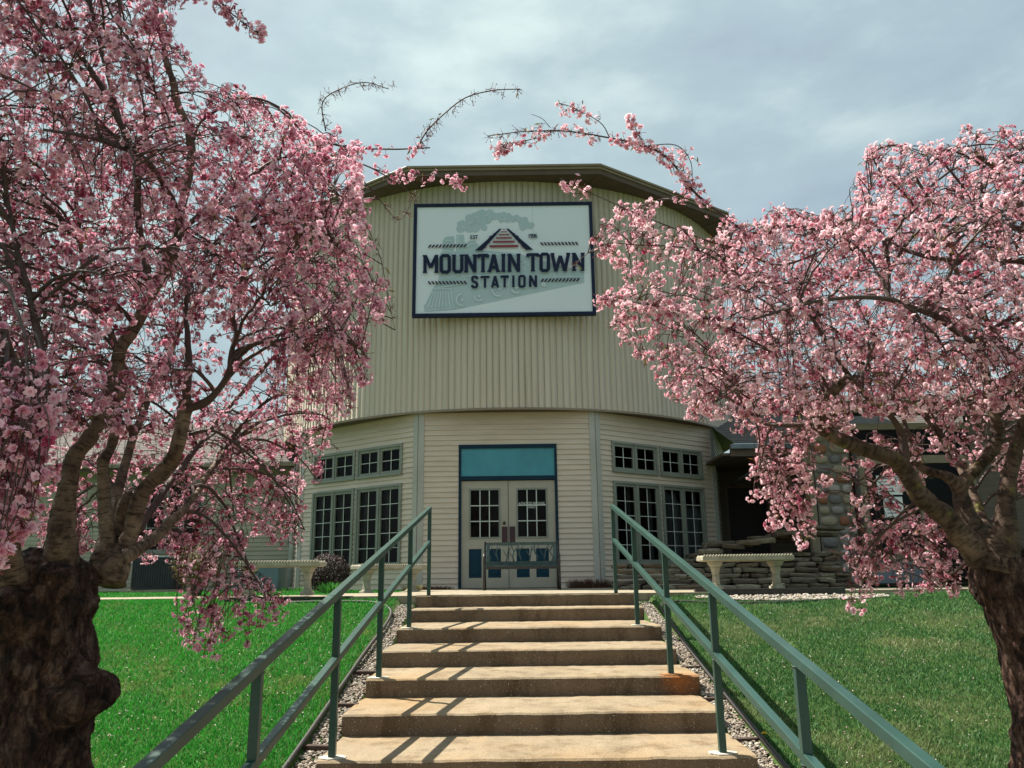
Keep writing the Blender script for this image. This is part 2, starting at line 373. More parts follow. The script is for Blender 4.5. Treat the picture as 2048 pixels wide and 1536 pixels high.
# stairs
st = thing('concrete_stairs', 'worn tan concrete stairway climbing between two teal handrails', 'stairs', (.11, 3.66, 0))
for k in range(9):
    back = 10.06 if k == 0 else YN[k-1]+.004
    front = YN[k]
    jx = [.0, .0, .012, -.008, .01, -.012, .0, .008, 0][k]
    if k == 0: back = 10.062
    s = MB(); b0 = ZN[k]-.145-.25 if k < 8 else -.25
    # tread top as a fine sheet with a slightly worn nosing, sides straight
    nxs, prof = 110, [(front+.004, b0), (front, ZN[k]-.03), (front+.002, ZN[k]-.012), (front+.016, ZN[k]), (front+.05, ZN[k]+.001), (back, ZN[k]+.004)]
    o = len(s.v)
    for i in range(nxs+1):
        x = SX0+jx+(SX1-SX0)*i/nxs
        for (yy, zz) in prof:
            wob = .004*noise.noise(Vector((x*3, k*7.3, zz*4)))+.004*noise.noise(Vector((x*17, k*3.1, zz*30)))+.014*max(0, noise.noise(Vector((x*5.3+k*3.7, k*9.1, .5)))-.48)
            s.v.append((x, yy+(wob if yy < front+.03 else 0), zz+(wob*.7 if zz > ZN[k]-.02 else 0)))
    npf = len(prof)
    for i in range(nxs):
        for j in range(npf-1): s.f.append((o+i*npf+j, o+(i+1)*npf+j, o+(i+1)*npf+j+1, o+i*npf+j+1))
    e0 = [o+j for j in range(npf)]; e1 = [o+nxs*npf+j for j in range(npf)]
    a = len(s.v); s.v += [(SX0+jx, back, b0), (SX1+jx, back, b0)]
    s.f.append(tuple(e0+[a])); s.f.append(tuple((e1+[a+1])[::-1]))
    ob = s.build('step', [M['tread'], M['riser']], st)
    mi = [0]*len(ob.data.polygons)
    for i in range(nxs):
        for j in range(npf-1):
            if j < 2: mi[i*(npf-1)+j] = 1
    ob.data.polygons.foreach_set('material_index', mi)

# ------------------------------------------------------------------ handrails
def zr(y): return 1.5+.457+.08+.195*(y-8.5)
def handrail(xa, xb, name_label, rust_k):
    """xa: at the landing, xb: at the second lowest post"""
    def X(y): return xa+(xb-xa)*(10.1-y)/6.3
    t = thing('handrail', name_label, 'handrail', (X(2.2), 2.2, 0))
    W = .048; y0, y1 = 2.15, 10.13
    MB().beam((X(y0), y0, zr(y0)), (X(y1), y1, zr(y1)), W, W).build('top_rail', M['rail'], t, bevel=.004)
    MB().beam((X(y0), y0, zr(y0)-.41), (X(y1-W), y1-W, zr(y1-W)-.41), W*.92, W*.92).build('mid_rail', M['rail'], t, bevel=.004)
    for i, (y, zb) in enumerate(((10.11, L), (8.5, ZN[2]), (6.86, ZN[4]), (5.33, ZN[6]), (3.82, ZN[8]), (2.2, 0))):
        x = X(y); pz = MB().box(x-W/2+.002, x+W/2-.002, y-W/2+.002, y+W/2-.002, zb-.01, zr(y)-W*.15)
        pst = pz.build('post', M['rail'], t, bevel=.003)
        for zz in (zr(y)-W*.62, zr(y)-.41-W*.6):          # weld beads
            wd = MB(); wd.tube([Vector((x+(W/2+.001)*a, y+(W/2+.001)*b, zz)) for a, b in ((-1, -1), (1, -1), (1, 1), (-1, 1), (-1, -1))], .0026, 6)
            wd.build('weld', M['rail'], pst, smooth=True)
        c = MB(); n = 22; pts = []
        for k in range(n):
            r = .075*(1+.25*noise.noise(Vector((math.cos(k*2*PI/n)*2+i*5, math.sin(k*2*PI/n)*2, x*3))))
            pts.append((x+r*1.15*math.cos(2*PI*k/n), y+r*.8*math.sin(2*PI*k/n)))
        zz = zb+.008
        c.add([(a, b, zz-.03) for a, b in pts]+[(a, b, zz) for a, b in pts]+[(x, y, zz+.004)],
              [(k, (k+1) % n, n+(k+1) % n, n+k) for k in range(n)]+[(n+k, n+(k+1) % n, 2*n) for k in range(n)])
        if i in (1, 2, 3): c.build('grout_collar', M['rust'] if (i == rust_k) else M['grout'], pst)
handrail(-1.075, -1.175, 'teal painted steel handrail on the tree burl side, post feet in white grout', -1)
handrail(1.215, 1.27, 'teal painted steel handrail beside the duller lawn, one foot rust stained', 2)
# ------------------------------------------------------------------ gravel, edging, timbers
def pebbles(n, fn, smin, smax, pal):
    ico = np.array([(0,0,1),(.894,0,.447),(.276,.851,.447),(-.724,.526,.447),(-.724,-.526,.447),(.276,-.851,.447),(.724,.526,-.447),(-.276,.851,-.447),(-.894,0,-.447),(-.276,-.851,-.447),(.724,-.526,-.447),(0,0,-1)])
    fi = np.array([(0,1,2),(0,2,3),(0,3,4),(0,4,5),(0,5,1),(1,6,2),(2,7,3),(3,8,4),(4,9,5),(5,10,1),(1,10,6),(2,6,7),(3,7,8),(4,8,9),(5,9,10),(6,11,7),(7,11,8),(8,11,9),(9,11,10),(10,11,6)])
    V, Fa, Cc = [], [], []
    for i in range(n):
        x, y, z = fn()
        s = random.uniform(smin, smax); q = Matrix.Rotation(random.random()*6.3, 3, 'Z') @ Matrix.Rotation(random.gauss(0, .4), 3, 'X')
        sc3 = np.array((s*random.uniform(.8, 1.5), s*random.uniform(.7, 1.1), s*random.uniform(.5, .8)))
        jit = RNG.uniform(.8, 1.15, (12, 1))
        v = (ico*jit*sc3) @ np.array(q).T+np.array((x, y, z))
        Fa.append(fi+12*i); V.append(v)
        c = np.array(random.choice(pal))*random.uniform(.7, 1.25); Cc.append(np.tile(c, (12, 1)))
    return np.concatenate(V), np.concatenate(Fa), np.concatenate(Cc)
PAL = [(.36, .31, .26), (.25, .215, .18), (.42, .39, .34), (.18, .145, .12), (.30, .24, .19)]
def left_g():
    y = 2.6+7.3*random.random()**1.3; x = random.uniform(GX0+.02, SX0-.01); return x, y, ground_z(y)-.045+random.uniform(0, .012)
def right_g():
    y = 2.6+7.3*random.random()**1.3; x = random.uniform(SX1+.01, GX1-.02); return x, y, ground_z(y)-.045+random.uniform(0, .012)
for nm, fn, lb in (('gravel', left_g, 'tan gravel in the narrow strip between stairs and brighter lawn'), ('gravel', right_g, 'tan gravel in the narrow strip between stairs and duller lawn')):
    V, Fa, Cc = pebbles(5200, fn, .008, .016, PAL); o = np_mesh(nm, V, Fa, M['stones'], Cc); tag(o, lb, 'gravel', kind='stuff')
def white_g():
    a = random.uniform(0, 1); x = 2.15+2.3*a; y = 9.98-.30*random.random()**.8*(.35+.65*math.sin(a*PI)); return x, y, lawn_z(x, y)+.012
V, Fa, Cc = pebbles(1100, white_g, .010, .024, [(.42, .38, .33), (.34, .29, .24), (.5, .46, .42), (.25, .20, .16)])
tag(np_mesh('gravel', V, Fa, M['stones'], Cc), 'pale stones in front of the black bed edge by the stacked stone wall', 'gravel', kind='stuff')
def edging(pts, r, label):
    P = [Vector((x, y, lawn_z(x, y)+r*.5)) for x, y in pts]
    o = MB().tube(P, r, 8).build('edging_strip', M['blackedge'], smooth=True); return tag(o, label, 'edging')
def smooth_pts(pts, n=8):
    P = [Vector((*p, 0)) if len(p) == 2 else Vector(p) for p in pts]; out = []
    P = [P[0]*2-P[1]]+P+[P[-1]*2-P[-2]]
    for i in range(1, len(P)-2):
        for k in range(n):
            t = k/n; a, b, c, d = P[i-1:i+3]
            out.append(.5*((2*b)+(c-a)*t+(2*a-5*b+4*c-d)*t*t+(3*b-a-3*c+d)*t**3))
    out.append(P[-2]); return out
def xy(ps): return [(p.x, p.y) for p in smooth_pts(ps)]
edging(xy([(GX0, 2.6), (GX0, 4.5), (GX0+.01, 6), (GX0+.02, 7.5), (GX0+.05, 9), (GX0-.03, 9.55), (GX0-.25, 9.85), (-2.1, 9.92), (-3.3, 9.92)]), .017, 'thin black lawn edging curving along the brighter lawn')
edging(xy([(GX1, 2.6), (GX1, 4.5), (GX1-.02, 6), (GX1-.03, 7.5), (GX1, 9), (GX1+.03, 9.5), (1.85, 9.72), (2.4, 9.62), (3.2, 9.62), (4.0, 9.8), (4.6, 10.1)]), .017, 'thin black lawn edging curving along the duller lawn and pale stones')
def bed_edge(pts, label, h):
    P = smooth_pts(pts, 8); m = MB(); n = len(P)
    for q in P:
        m.v += [(q.x, q.y-.03, L-.11), (q.x, q.y-.03, L-.115+h), (q.x, q.y+.05, L-.115+h), (q.x, q.y+.05, L-.11)]
    for i in range(n-1):
        for k in range(4): m.f.append((i*4+k, i*4+(k+1) % 4, i*4+4+(k+1) % 4, i*4+4+k))
    m.f.append((0, 1, 2, 3)); m.f.append(tuple(4*(n-1)+k for k in (3, 2, 1, 0)))
    tag(m.build('bed_border', M['blackedge'], smooth=False), label, 'border')
bed_edge([(-3.6, 10.05), (-3.0, 9.98), (-2.4, 10.0), (-2.0, 10.1)], 'low black bed border in front of the bench with the shrub behind', .12)
bed_edge([(2.2, 10.2), (2.6, 10.06), (3.2, 10.02), (3.8, 10.1), (4.1, 10.35)], 'low curved black bed border behind the pale stones', .15)
for sgn, xa, xb, lbl in ((-1, GX0, SX0, 'brighter lawn'), (1, SX1, GX1, 'duller lawn')):
    for k, y in enumerate((5.0, 5.75, 6.55, 7.35)):
        m = MB(); m.obox((xa-.02, y-.03+.02*sgn, ground_z(y)-.09), (xb-xa+.03, .03*sgn, 0), (0, .05, 0), (0, 0, .075))
        o = m.build('timber', M['timber'], bevel=.006)
        tag(o, '%s dark timber across the gravel strip beside the %s' % (('nearest', 'second nearest', 'third nearest', 'farthest')[k], lbl), 'timber', 'timbers across the gravel strips')

# ------------------------------------------------------------------ grass
def blade_field(n, region, h0, h1, wid, dens_bright):
    X, Y = region(n)
    Z = np.array([lawn_z(a, b) for a, b in zip(X, Y)])
    k = len(X); ang = RNG.uniform(0, 2*PI, k); h = RNG.uniform(h0, h1, k); lean = RNG.normal(0, .5, (k, 2))*h[:, None]
    wv = wid*RNG.uniform(.6, 1.3, k)*(1+.10*Y)
    P = np.stack([X, Y, Z-.004], 1); side = np.stack([np.cos(ang), np.sin(ang), np.zeros(k)], 1)*wv[:, None]
    tip = P+np.stack([lean[:, 0], lean[:, 1], h], 1)
    mid = P*.5+tip*.5; mid[:, 2] += h*.12
    V = np.stack([P-side, P+side, mid+side*.75, mid-side*.75, tip], 1).reshape(-1, 3)
    b = (np.arange(k)*5)[:, None]
    Fa = np.concatenate([b+np.array([[0, 1, 2]]), b+np.array([[0, 2, 3]]), b+np.array([[3, 2, 4]])])
    col = dens_bright(X, Y)
    return V, Fa, np.repeat(col, 5, 0)
def fbm(X, Y, s, o=0): return np.array([noise.fractal(Vector((a*s+o, b*s, 0)), .8, 2.1, 3) for a, b in zip(X, Y)])
def grass_cols(X, Y, green, dull, tan, thr, mixd):
    k = len(X); r = RNG.uniform(0, 1, (k, 1)); c = np.array(green)*(1-r)+np.array(dull)*r
    p = fbm(X, Y, 1.1, 3)+fbm(X, Y, 3.2, 9)*.5+RNG.normal(0, .25, k)-thr
    near = np.clip((6.0-Y)/3.0, 0, 1)*.35
    t = np.clip(p*1.4+near, 0, 1)[:, None]*mixd
    c = c*(1-t)+np.array(tan)*t
    return c*RNG.uniform(.75, 1.25, (k, 1))
def reg_left(n):
    Y = 2.6+7.5*RNG.random(n)**1.25; X = GX0-.01-np.minimum(6.3, .62*Y+.9)*RNG.random(n); return X, Y
def reg_right(n):
    Y = 2.6+7.5*RNG.random(n)**1.25; X = GX1+.01+np.minimum(6.5, .62*Y+.9)*RNG.random(n)
    k = ~((Y > 9.72) & (X > 2.5) & (X < 4.2)); return X[k], Y[k]
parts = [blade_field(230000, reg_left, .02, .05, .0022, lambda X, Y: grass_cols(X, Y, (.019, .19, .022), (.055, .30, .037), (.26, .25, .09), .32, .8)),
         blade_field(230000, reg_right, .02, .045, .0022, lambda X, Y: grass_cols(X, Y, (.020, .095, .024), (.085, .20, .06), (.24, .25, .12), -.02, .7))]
def reg_strip(n):
    Y = 12.02+RNG.random(n)*7.5; X = -2.0-RNG.random(n)*9.5; return X, Y
parts.append(blade_field(60000, reg_strip, .03, .06, .003, lambda X, Y: grass_cols(X, Y, (.019, .19, .022), (.055, .30, .037), (.2, .19, .08), .5, .7)))
def reg_tuft(n):
    Y = RNG.uniform(10.05, 10.7, n); X = RNG.uniform(-9, -2.6, n); return X, Y
parts.append(blade_field(16000, reg_tuft, .02, .05, .003, lambda X, Y: grass_cols(X, Y, (.019, .19, .022), (.055, .30, .037), (.2, .19, .08), .5, .7)))
V, Fa, Cc, o = [], [], [], 0
for a, b, c in parts: V.append(a); Fa.append(b+o); Cc.append(c); o += len(a)
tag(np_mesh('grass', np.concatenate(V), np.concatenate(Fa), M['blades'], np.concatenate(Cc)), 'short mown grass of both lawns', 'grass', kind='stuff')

fp = []; fc = []; ff = []
def petal_drop(n, xr, yr, avoid):
    for _ in range(n):
        x, y = random.uniform(*xr), random.uniform(*yr)
        z = lawn_z(x, y)+.03 if not (SX0 < x < SX1) else None
        if z is None: continue
        o = len(fp); a = random.random()*6.3; r = random.uniform(.005, .009); tl = random.uniform(-.004, .004)
        for q, rr in ((0, 1), (1.2, .8), (2.4, .9), (3.9, .9), (5.1, .8)): fp.append((x+math.cos(a+q)*r*rr, y+math.sin(a+q)*r*rr*.8, z+tl*math.cos(q))); 
        c = random.choice([(.85, .62, .66), (.8, .5, .56), (.88, .72, .74)]); fc.extend([c]*5); ff.append((o, o+1, o+2, o+3)); ff.append((o, o+3, o+4, o+4)) if False else None
petal_drop(900, (-3.6, -1.5), (3.2, 9.0), 0); petal_drop(900, (1.7, 5.5), (3.4, 9.2), 0)
tag(np_mesh('fallen_petals', fp, ff, M['petals'], fc), 'scattered fallen pink petals on both lawns', 'petals', kind='stuff')

# ------------------------------------------------------------------ round building
CX, CY, RC = -.155, 21.04, 5.66
RU = 5.76
ZB, ZT = L+3.41, L+8.26
bld = thing('round_building', 'round tan building with vertical boards above a ten-sided ground floor', 'building', (CX, CY, L))
def corner(a): return Vector((CX+RC*math.sin(math.radians(a)), CY-RC*math.cos(math.radians(a)), 0))
def siding_face(name, A, B, z0, z1, openings, m, parent, lap=.102, out=.021):
    t = (B-A); Lw = t.length; t.normalize(); n = Vector((t.y, -t.x, 0))
    s = MB(); z = z0
    while z < z1-1e-6:
        ze = min(z1, z+lap)
        cuts = sorted({z, ze}|{v for o in openings for v in (o[2], o[3]) if z < v < ze})
        for c0, c1 in zip(cuts, cuts[1:]):
            segs = [(0, Lw)]
            for (u0, u1, w0, w1) in openings:
                if w0 < (c0+c1)/2 < w1:
                    ns = []
                    for a, b in segs:
                        if u0 > a: ns.append((a, min(b, u0)))
                        if u1 < b: ns.append((max(a, u1), b))
                        if u1 <= a or u0 >= b: ns.append((a, b))
                    segs = list({q for q in ns if q[1]-q[0] > 1e-4})
            for a, b in segs:
                f0 = out*(1-(c0-z)/lap); f1 = out*(1-(c1-z)/lap)
                q = [A+t*a+n*f0+Vector((0, 0, c0)), A+t*b+n*f0+Vector((0, 0, c0)), A+t*b+n*f1+Vector((0, 0, c1)), A+t*a+n*f1+Vector((0, 0, c1))]
                s.add(q, [(0, 1, 2, 3)])
                if c0 == z:
                    k = [A+t*a-n*.002+Vector((0, 0, c0)), A+t*b-n*.002+Vector((0, 0, c0)), q[1], q[0]]
                    s.add(k, [(0, 1, 2, 3)])
        z = ze
    return s.build(name, m, parent)
def fbox(m, A, t, n, u0, u1, z0, z1, d0, d1):       # a box on a facet: along u, up z, out d
    return m.obox(A+t*u0+n*d0+Vector((0, 0, z0)), t*(u1-u0), n*(d1-d0), Vector((0, 0, z1-z0)))
def window(A, t, n, u0, u1, z0, z1, cols, rows, parent, cur):
    fr = MB(); fw = .055
    fbox(fr, A, t, n, u0-.03, u1+.03, z1, z1+.05, -.05, .045); fbox(fr, A, t, n, u0-.03, u1+.03, z0-.05, z0, -.05, .06)
    fbox(fr, A, t, n, u0-.03, u0+.02, z0, z1, -.05, .045); fbox(fr, A, t, n, u1-.02, u1+.03, z0, z1, -.05, .045)
    um = (u0+u1)/2; fbox(fr, A, t, n, um-.02, um+.02, z0, z1, -.05, .04)
    wn = fr.build('window', M['winframe'], parent, bevel=.003)
    for a, b in ((u0+.02, um-.02), (um+.02, u1-.02)):
        s = MB()
        fbox(s, A, t, n, a, b, z1-fw, z1, -.04, .018); fbox(s, A, t, n, a, b, z0, z0+fw, -.04, .018)
        fbox(s, A, t, n, a, a+fw*.8, z0+fw, z1-fw, -.04, .018); fbox(s, A, t, n, b-fw*.8, b, z0+fw, z1-fw, -.04, .018)
        s.build('sash', M['winframe'], wn, bevel=.003)
        g0, g1, h0, h1 = a+fw*.8, b-fw*.8, z0+fw, z1-fw
        q = MB(); q.add([A+t*g0-n*.02+Vector((0, 0, h0)), A+t*g1-n*.02+Vector((0, 0, h0)), A+t*g1-n*.02+Vector((0, 0, h1)), A+t*g0-n*.02+Vector((0, 0, h1))], [(0, 1, 2, 3)])
        q.build('pane', M['glass'], wn)
        mu = MB()
        for i in range(1, cols): uu = g0+(g1-g0)*i/cols; fbox(mu, A, t, n, uu-.006, uu+.006, h0, h1, -.016, -.004)
        for i in range(1, rows): zz = h0+(h1-h0)*i/rows; fbox(mu, A, t, n, g0, g1, zz-.006, zz+.006, -.013, -.0025)
        mu.build('muntins', M['muntin'], wn)
        if cur:
            cu = MB()
            for side in (0, 1):
                ww = random.uniform(.07, .13); e = g0-.02 if side == 0 else g1+.02-ww
                k = 10; P = []
                for i in range(k+1):
                    u = e+ww*i/k; d = -.16+.02*math.sin(i*2.1+side); P.append(A+t*u+n*d)
                o = len(cu.v)
                for q0 in P: cu.v += [tuple(q0+Vector((0, 0, h0-.05))), tuple(q0+Vector((0, 0, h1+.05)))]
                for i in range(k): cu.f.append((o+2*i, o+2*i+2, o+2*i+3, o+2*i+1))
            cu.build('curtain', M['curtain'], wn)
angs = [-18+36*k for k in range(10)]
for k in range(10):
    a0 = -18+36*k; A = corner(a0); B = corner(a0+36); t = (B-A).normalized(); n = Vector((t.y, -t.x, 0)); Lw = (B-A).length
    ops = []
    if k in (1, 9):
        for (u0, u1) in ((.44, 1.68), (1.80, 3.04)):
            if k == 9: u0, u1 = Lw-u1, Lw-u0
            ops += [(u0, u1, L+2.27, L+2.80), (u0, u1, L+.46, L+2.0)]
    if k == 0:
        uc = Lw/2+.015; ops = [(uc-.965, uc+.965, L-.1, L+2.76)]
    siding_face('lower_wall', A, B, L, L+3.45, ops, M['siding'], bld)
    if k in (1, 9):
        for (u0, u1, z0, z1) in ops: window(A, t, n, u0, u1, z0, z1, 2, 2 if z1-z0 < 1 else 5, bld, z1-z0 > 1)
    cp = MB()
    for sg, tt, nn in ((1, t, n),):
        fbox(cp, A, t, n, -.0, .115, L-.02, L+3.42, -.05, .03)
    A0 = corner(a0-36); t0 = (A-A0).normalized(); n0 = Vector((t0.y, -t0.x, 0))
    fbox(cp, A, t0, n0, -.115, .0, L-.02, L+3.415, -.05, .031)
    cp.build('corner_post', M['trim'], bld, bevel=.004)
    if k == 0: FA, FT, FN, FU = A, t, n, uc
# dark rooms behind the panes
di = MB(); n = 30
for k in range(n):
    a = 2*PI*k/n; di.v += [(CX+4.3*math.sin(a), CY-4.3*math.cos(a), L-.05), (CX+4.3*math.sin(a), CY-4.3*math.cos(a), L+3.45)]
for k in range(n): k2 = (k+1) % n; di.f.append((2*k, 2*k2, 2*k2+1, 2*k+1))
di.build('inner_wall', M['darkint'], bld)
# upper drum of vertical boards
nb = 284; V, Fa, Cc = [], [], []; pat = []
for i in range(nb):
    w0 = 2*PI*i/nb; w1 = 2*PI*(i+1)/nb; gv = .032*(w1-w0)*(1+.6*((i*7) % 3-1)*.5)
    pat += [(w0+gv, RU, i), (w1-gv, RU, i), (w1-gv*.97, RU-.04, i), (w1+gv*.97, RU-.04, i)]
tints = RNG.uniform(.965, 1.025, nb)
nz = 12; zsl = np.linspace(ZB, ZT+.05, nz)
for a, r, i in pat:
    for z in zsl:
        V.append((CX+r*math.sin(a), CY-r*math.cos(a), z)); Cc.append((tints[i],)*3)
m = len(pat)
for i in range(m):
    for j in range(nz-1):
        i2 = (i+1) % m; Fa.append((i*nz+j, i2*nz+j, i2*nz+j+1, i*nz+j+1))
np_mesh('upper_wall', V, Fa, M['boards'], Cc, bld, (CX, CY, L))
def ring(m, r0, r1, z0, z1, n=96):
    o = len(m.v)
    for k in range(n):
        a = 2*PI*k/n
        for r, z in ((r0, z0), (r1, z0), (r1, z1), (r0, z1)): m.v.append((CX+r*math.sin(a), CY-r*math.cos(a), z))
    for k in range(n):
        k2 = (k+1) % n
        for j in range(4): m.f.append((o+4*k+j, o+4*k2+j, o+4*k2+(j+1) % 4, o+4*k+(j+1) % 4))
ri = MB(); ring(ri, 4.28, RU-.03, ZB-.004, ZB+.05); ri.build('drum_soffit', M['soffit'], bld)
ri = MB(); ring(ri, RU-.028, RU+.014, ZB-.022, ZB+.018); ri.build('drip_edge', M['gutter'], bld)
# eaves: ten-sided soffit, gutter in two tiers, low roof
def deca(r, z, n=10): return [(CX+r*math.sin(math.radians(-18+36*k)), CY-r*math.cos(math.radians(-18+36*k)), z) for k in range(n)]
RE = 6.09/math.cos(math.radians(18))
def deca_ring(m, r0, r1, z0, z1):
    o = len(m.v); m.v += deca(r0, z0)+deca(r1, z0)+deca(r1, z1)+deca(r0, z1)
    for k in range(10):
        k2 = (k+1) % 10
        for j in range(4):
            j2 = (j+1) % 4; m.f.append((o+10*j+k, o+10*j+k2, o+10*j2+k2, o+10*j2+k))
so_ = MB(); deca_ring(so_, 5.5, RE-.06, ZT, ZT+.03)
for k in range(10):
    a = math.radians(-18+36*k); d = Vector((math.sin(a), -math.cos(a), 0))
    so_.beam(Vector((CX, CY, ZT-.004))+d*5.6, Vector((CX, CY, ZT-.004))+d*(RE-.07), .05, .012)
so_.build('eave_soffit', M['soffit'], bld)
gu = MB(); deca_ring(gu, RE-.06, RE-.02, ZT-.02, ZT+.085); gu.build('fascia_board', M['soffit'], bld)
gu = MB(); deca_ring(gu, RE-.10, RE+.015, ZT+.085, ZT+.135); gu.build('gutter', M['gutter'], bld, bevel=.008)
gu = MB(); deca_ring(gu, RE-.12, RE+.05, ZT+.135, ZT+.185); gu.build('roof_edge', M['gutter'], bld, bevel=.01)
rf = MB(); rf.v += deca(RE+.02, ZT+.182)+[(CX, CY, ZT+.75)]; rf.f += [(k, (k+1) % 10, 10) for k in range(10)]; rf.build('roof', M['shingle'], bld)

# entrance doors
t, n, A, uc = FT, FN, FA, FU
dfm = MB()
fbox(dfm, A, t, n, uc-.965, uc-.915, L-.02, L+2.76, -.10, .035); fbox(dfm, A, t, n, uc+.915, uc+.965, L-.02, L+2.76, -.10, .035)
fbox(dfm, A, t, n, uc-.915, uc+.915, L+2.68, L+2.76, -.10, .035); fbox(dfm, A, t, n, uc-.915, uc+.915, L+2.055, L+2.135, -.10, .03)
dfr = dfm.build('door_frame', M['navy'], bld, bevel=.004)
tp = MB(); fbox(tp, A, t, n, uc-.915, uc+.915, L+2.135, L+2.68, -.07, .0); tp.build('transom_panel', M['teal'], dfr)
tp = MB()
for q in ((uc-.915, uc+.915, L+2.665, L+2.68), (uc-.915, uc+.915, L+2.135, L+2.15), (uc-.915, uc-.9, L+2.15, L+2.665), (uc+.9, uc+.915, L+2.15, L+2.665)): fbox(tp, A, t, n, *q, 0, .012)
tp.build('transom_bead', M['teal'], dfr)
for sd in (-1, 1):
    e0, e1 = (uc-.912, uc-.006) if sd < 0 else (uc+.006, uc+.912)
    ws0, ws1 = (e0+.145, e1-.145); wz0, wz1 = L+.93, L+1.9
    pz0, pz1 = L+.20, L+.74; pw = .25
    pa = (e0+.14, e0+.14+pw); pb = (e1-.14-pw, e1-.14)
    dm = MB(); D0, D1 = -.06, -.018
    fbox(dm, A, t, n, e0, ws0, L+.012, L+2.045, D0, D1); fbox(dm, A, t, n, ws1, e1, L+.012, L+2.045, D0, D1)
    fbox(dm, A, t, n, ws0, ws1, wz1, L+2.045, D0, D1); fbox(dm, A, t, n, ws0, ws1, pz1, wz0, D0, D1)
    fbox(dm, A, t, n, ws0, ws1, L+.012, pz0, D0, D1); fbox(dm, A, t, n, pa[1], pb[0], pz0, pz1, D0, D1)
    dr = dm.build('door', M['door'], bld)
    for p0, p1 in (pa, pb):
        pm = MB(); fbox(pm, A, t, n, max(p0, ws0), min(p1, ws1), pz0, pz1, -.055, -.036)
        fbox(pm, A, t, n, max(p0, ws0)+.05, min(p1, ws1)-.05, pz0+.06, pz1-.06, -.036, -.026)
        pm.build('door_panel', M['bluepanel'], dr, bevel=.004)
    fm = MB()
    for q in ((ws0, ws1, wz1-.035, wz1), (ws0, ws1, wz0, wz0+.035), (ws0, ws0+.035, wz0+.035, wz1-.035), (ws1-.035, ws1, wz0+.035, wz1-.035)): fbox(fm, A, t, n, *q, -.05, -.008)
    wf = fm.build('door_window', M['winframe'], dr)
    g0, g1, h0, h1 = ws0+.035, ws1-.035, wz0+.035, wz1-.035
    q = MB(); q.add([A+t*g0-n*.034+Vector((0, 0, h0)), A+t*g1-n*.034+Vector((0, 0, h0)), A+t*g1-n*.034+Vector((0, 0, h1)), A+t*g0-n*.034+Vector((0, 0, h1))], [(0, 1, 2, 3)])
    q.build('pane', M['glass'], dr)
    mu = MB()
    for i in (1, 2): uu = g0+(g1-g0)*i/3; fbox(mu, A, t, n, uu-.009, uu+.009, h0, h1, -.032, -.02)
    for i in (1, 2): zz = h0+(h1-h0)*i/3; fbox(mu, A, t, n, g0, g1, zz-.009, zz+.009, -.0305, -.0185)
    mu.build('muntins', M['muntin'], dr)
    pm = MB(); e = (e1-.125, e1-.012) if sd < 0 else (e0+.012, e0+.125)
    fbox(pm, A, t, n, *e, L+.80, L+1.16, D1, D1+.004); pm.build('push_plate', M['plate'], dr)
    if sd < 0:
        kp = A+t*(e1-.075)+n*(D1)+Vector((0, 0, L+1.225))
        MB().tube([kp, kp+n*.012, kp+n*.014, kp+n*.04, kp+n*.06, kp+n*.066], [.03, .03, .014, .014, .03, .012], 14).build('door_knob', M['blackmetal'], dr, smooth=True)
    else:
        TXT = (g0, g1, dr)
# lettering on the pane: mesh text
def text_mesh(body, size):
    cu = bpy.data.curves.new('txt', 'FONT'); cu.body = body; cu.size = size; cu.align_x = 'CENTER'; cu.resolution_u = 2; cu.offset = size*.012
    o = bpy.data.objects.new('txt', cu); C.objects.link(o)
    bpy.context.view_layer.update()
    me = bpy.data.meshes.new_from_object(o.evaluated_get(bpy.context.evaluated_depsgraph_get()))
    bpy.data.objects.remove(o); v = [tuple(x.co) for x in me.vertices]; f = [tuple(p.vertices) for p in me.polygons]
    bpy.data.meshes.remove(me); return v, f
lt = MB()
for body, zz, sz, wmax in (('AUTHORIZED PERSONNEL', L+1.575, .07, .52), ('ONLY', L+1.505, .07, .15)):
    v, f = text_mesh(body, sz); xw = max(p[0] for p in v)-min(p[0] for p in v); kx = wmax/xw
    um = (TXT[0]+TXT[1])/2
    lt.add([A+t*(um+p[0]*kx)-n*.0178+Vector((0, 0, zz+p[1])) for p in v], f)
lt.build('door_lettering', M['muntin'], TXT[2])
sl_ = MB(); fbox(sl_, A, t, n, uc-.965, uc+.965, L-.015, L+.011, -.10, .06); sl_.build('door_sill', M['blackmetal'], bld)
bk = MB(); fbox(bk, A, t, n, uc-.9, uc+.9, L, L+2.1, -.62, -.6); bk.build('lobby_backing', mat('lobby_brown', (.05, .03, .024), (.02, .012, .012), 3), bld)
fl = MB(); fl.box(CX-4, CX+4, CY-4, CY+4, L-.04, L-.01); fl.build('inner_floor', M['darkint'], bld)

# ------------------------------------------------------------------ sign
SY = 15.13; SW, SH = 3.66, 2.44; SZ0 = 1.5+5.05; SX = at(1007, 520, SY).x
sg = thing('restaurant_sign', 'large white sign with navy border, locomotive drawing and MOUNTAIN TOWN STATION lettering', 'sign', (SX, SY, SZ0))
def S3(u, v, d=0): return (SX-SW/2+u, SY-d, SZ0+v)
m_ = MB().box(SX-SW/2+.05, SX+SW/2-.05, SY, SY+.05, SZ0+.05, SZ0+SH-.05); m_.build('board', M['signboard'], sg)
m_ = MB(); bw = .068
for q in ((-SW/2, SW/2, 0, bw), (-SW/2, SW/2, SH-bw, SH), (-SW/2, -SW/2+bw, bw, SH-bw), (SW/2-bw, SW/2, bw, SH-bw)): m_.box(SX+q[0], SX+q[1], SY-.03, SY+.08, SZ0+q[2], SZ0+q[3])
m_.build('border', M['signnavy'], sg, bevel=.004)
m_ = MB()
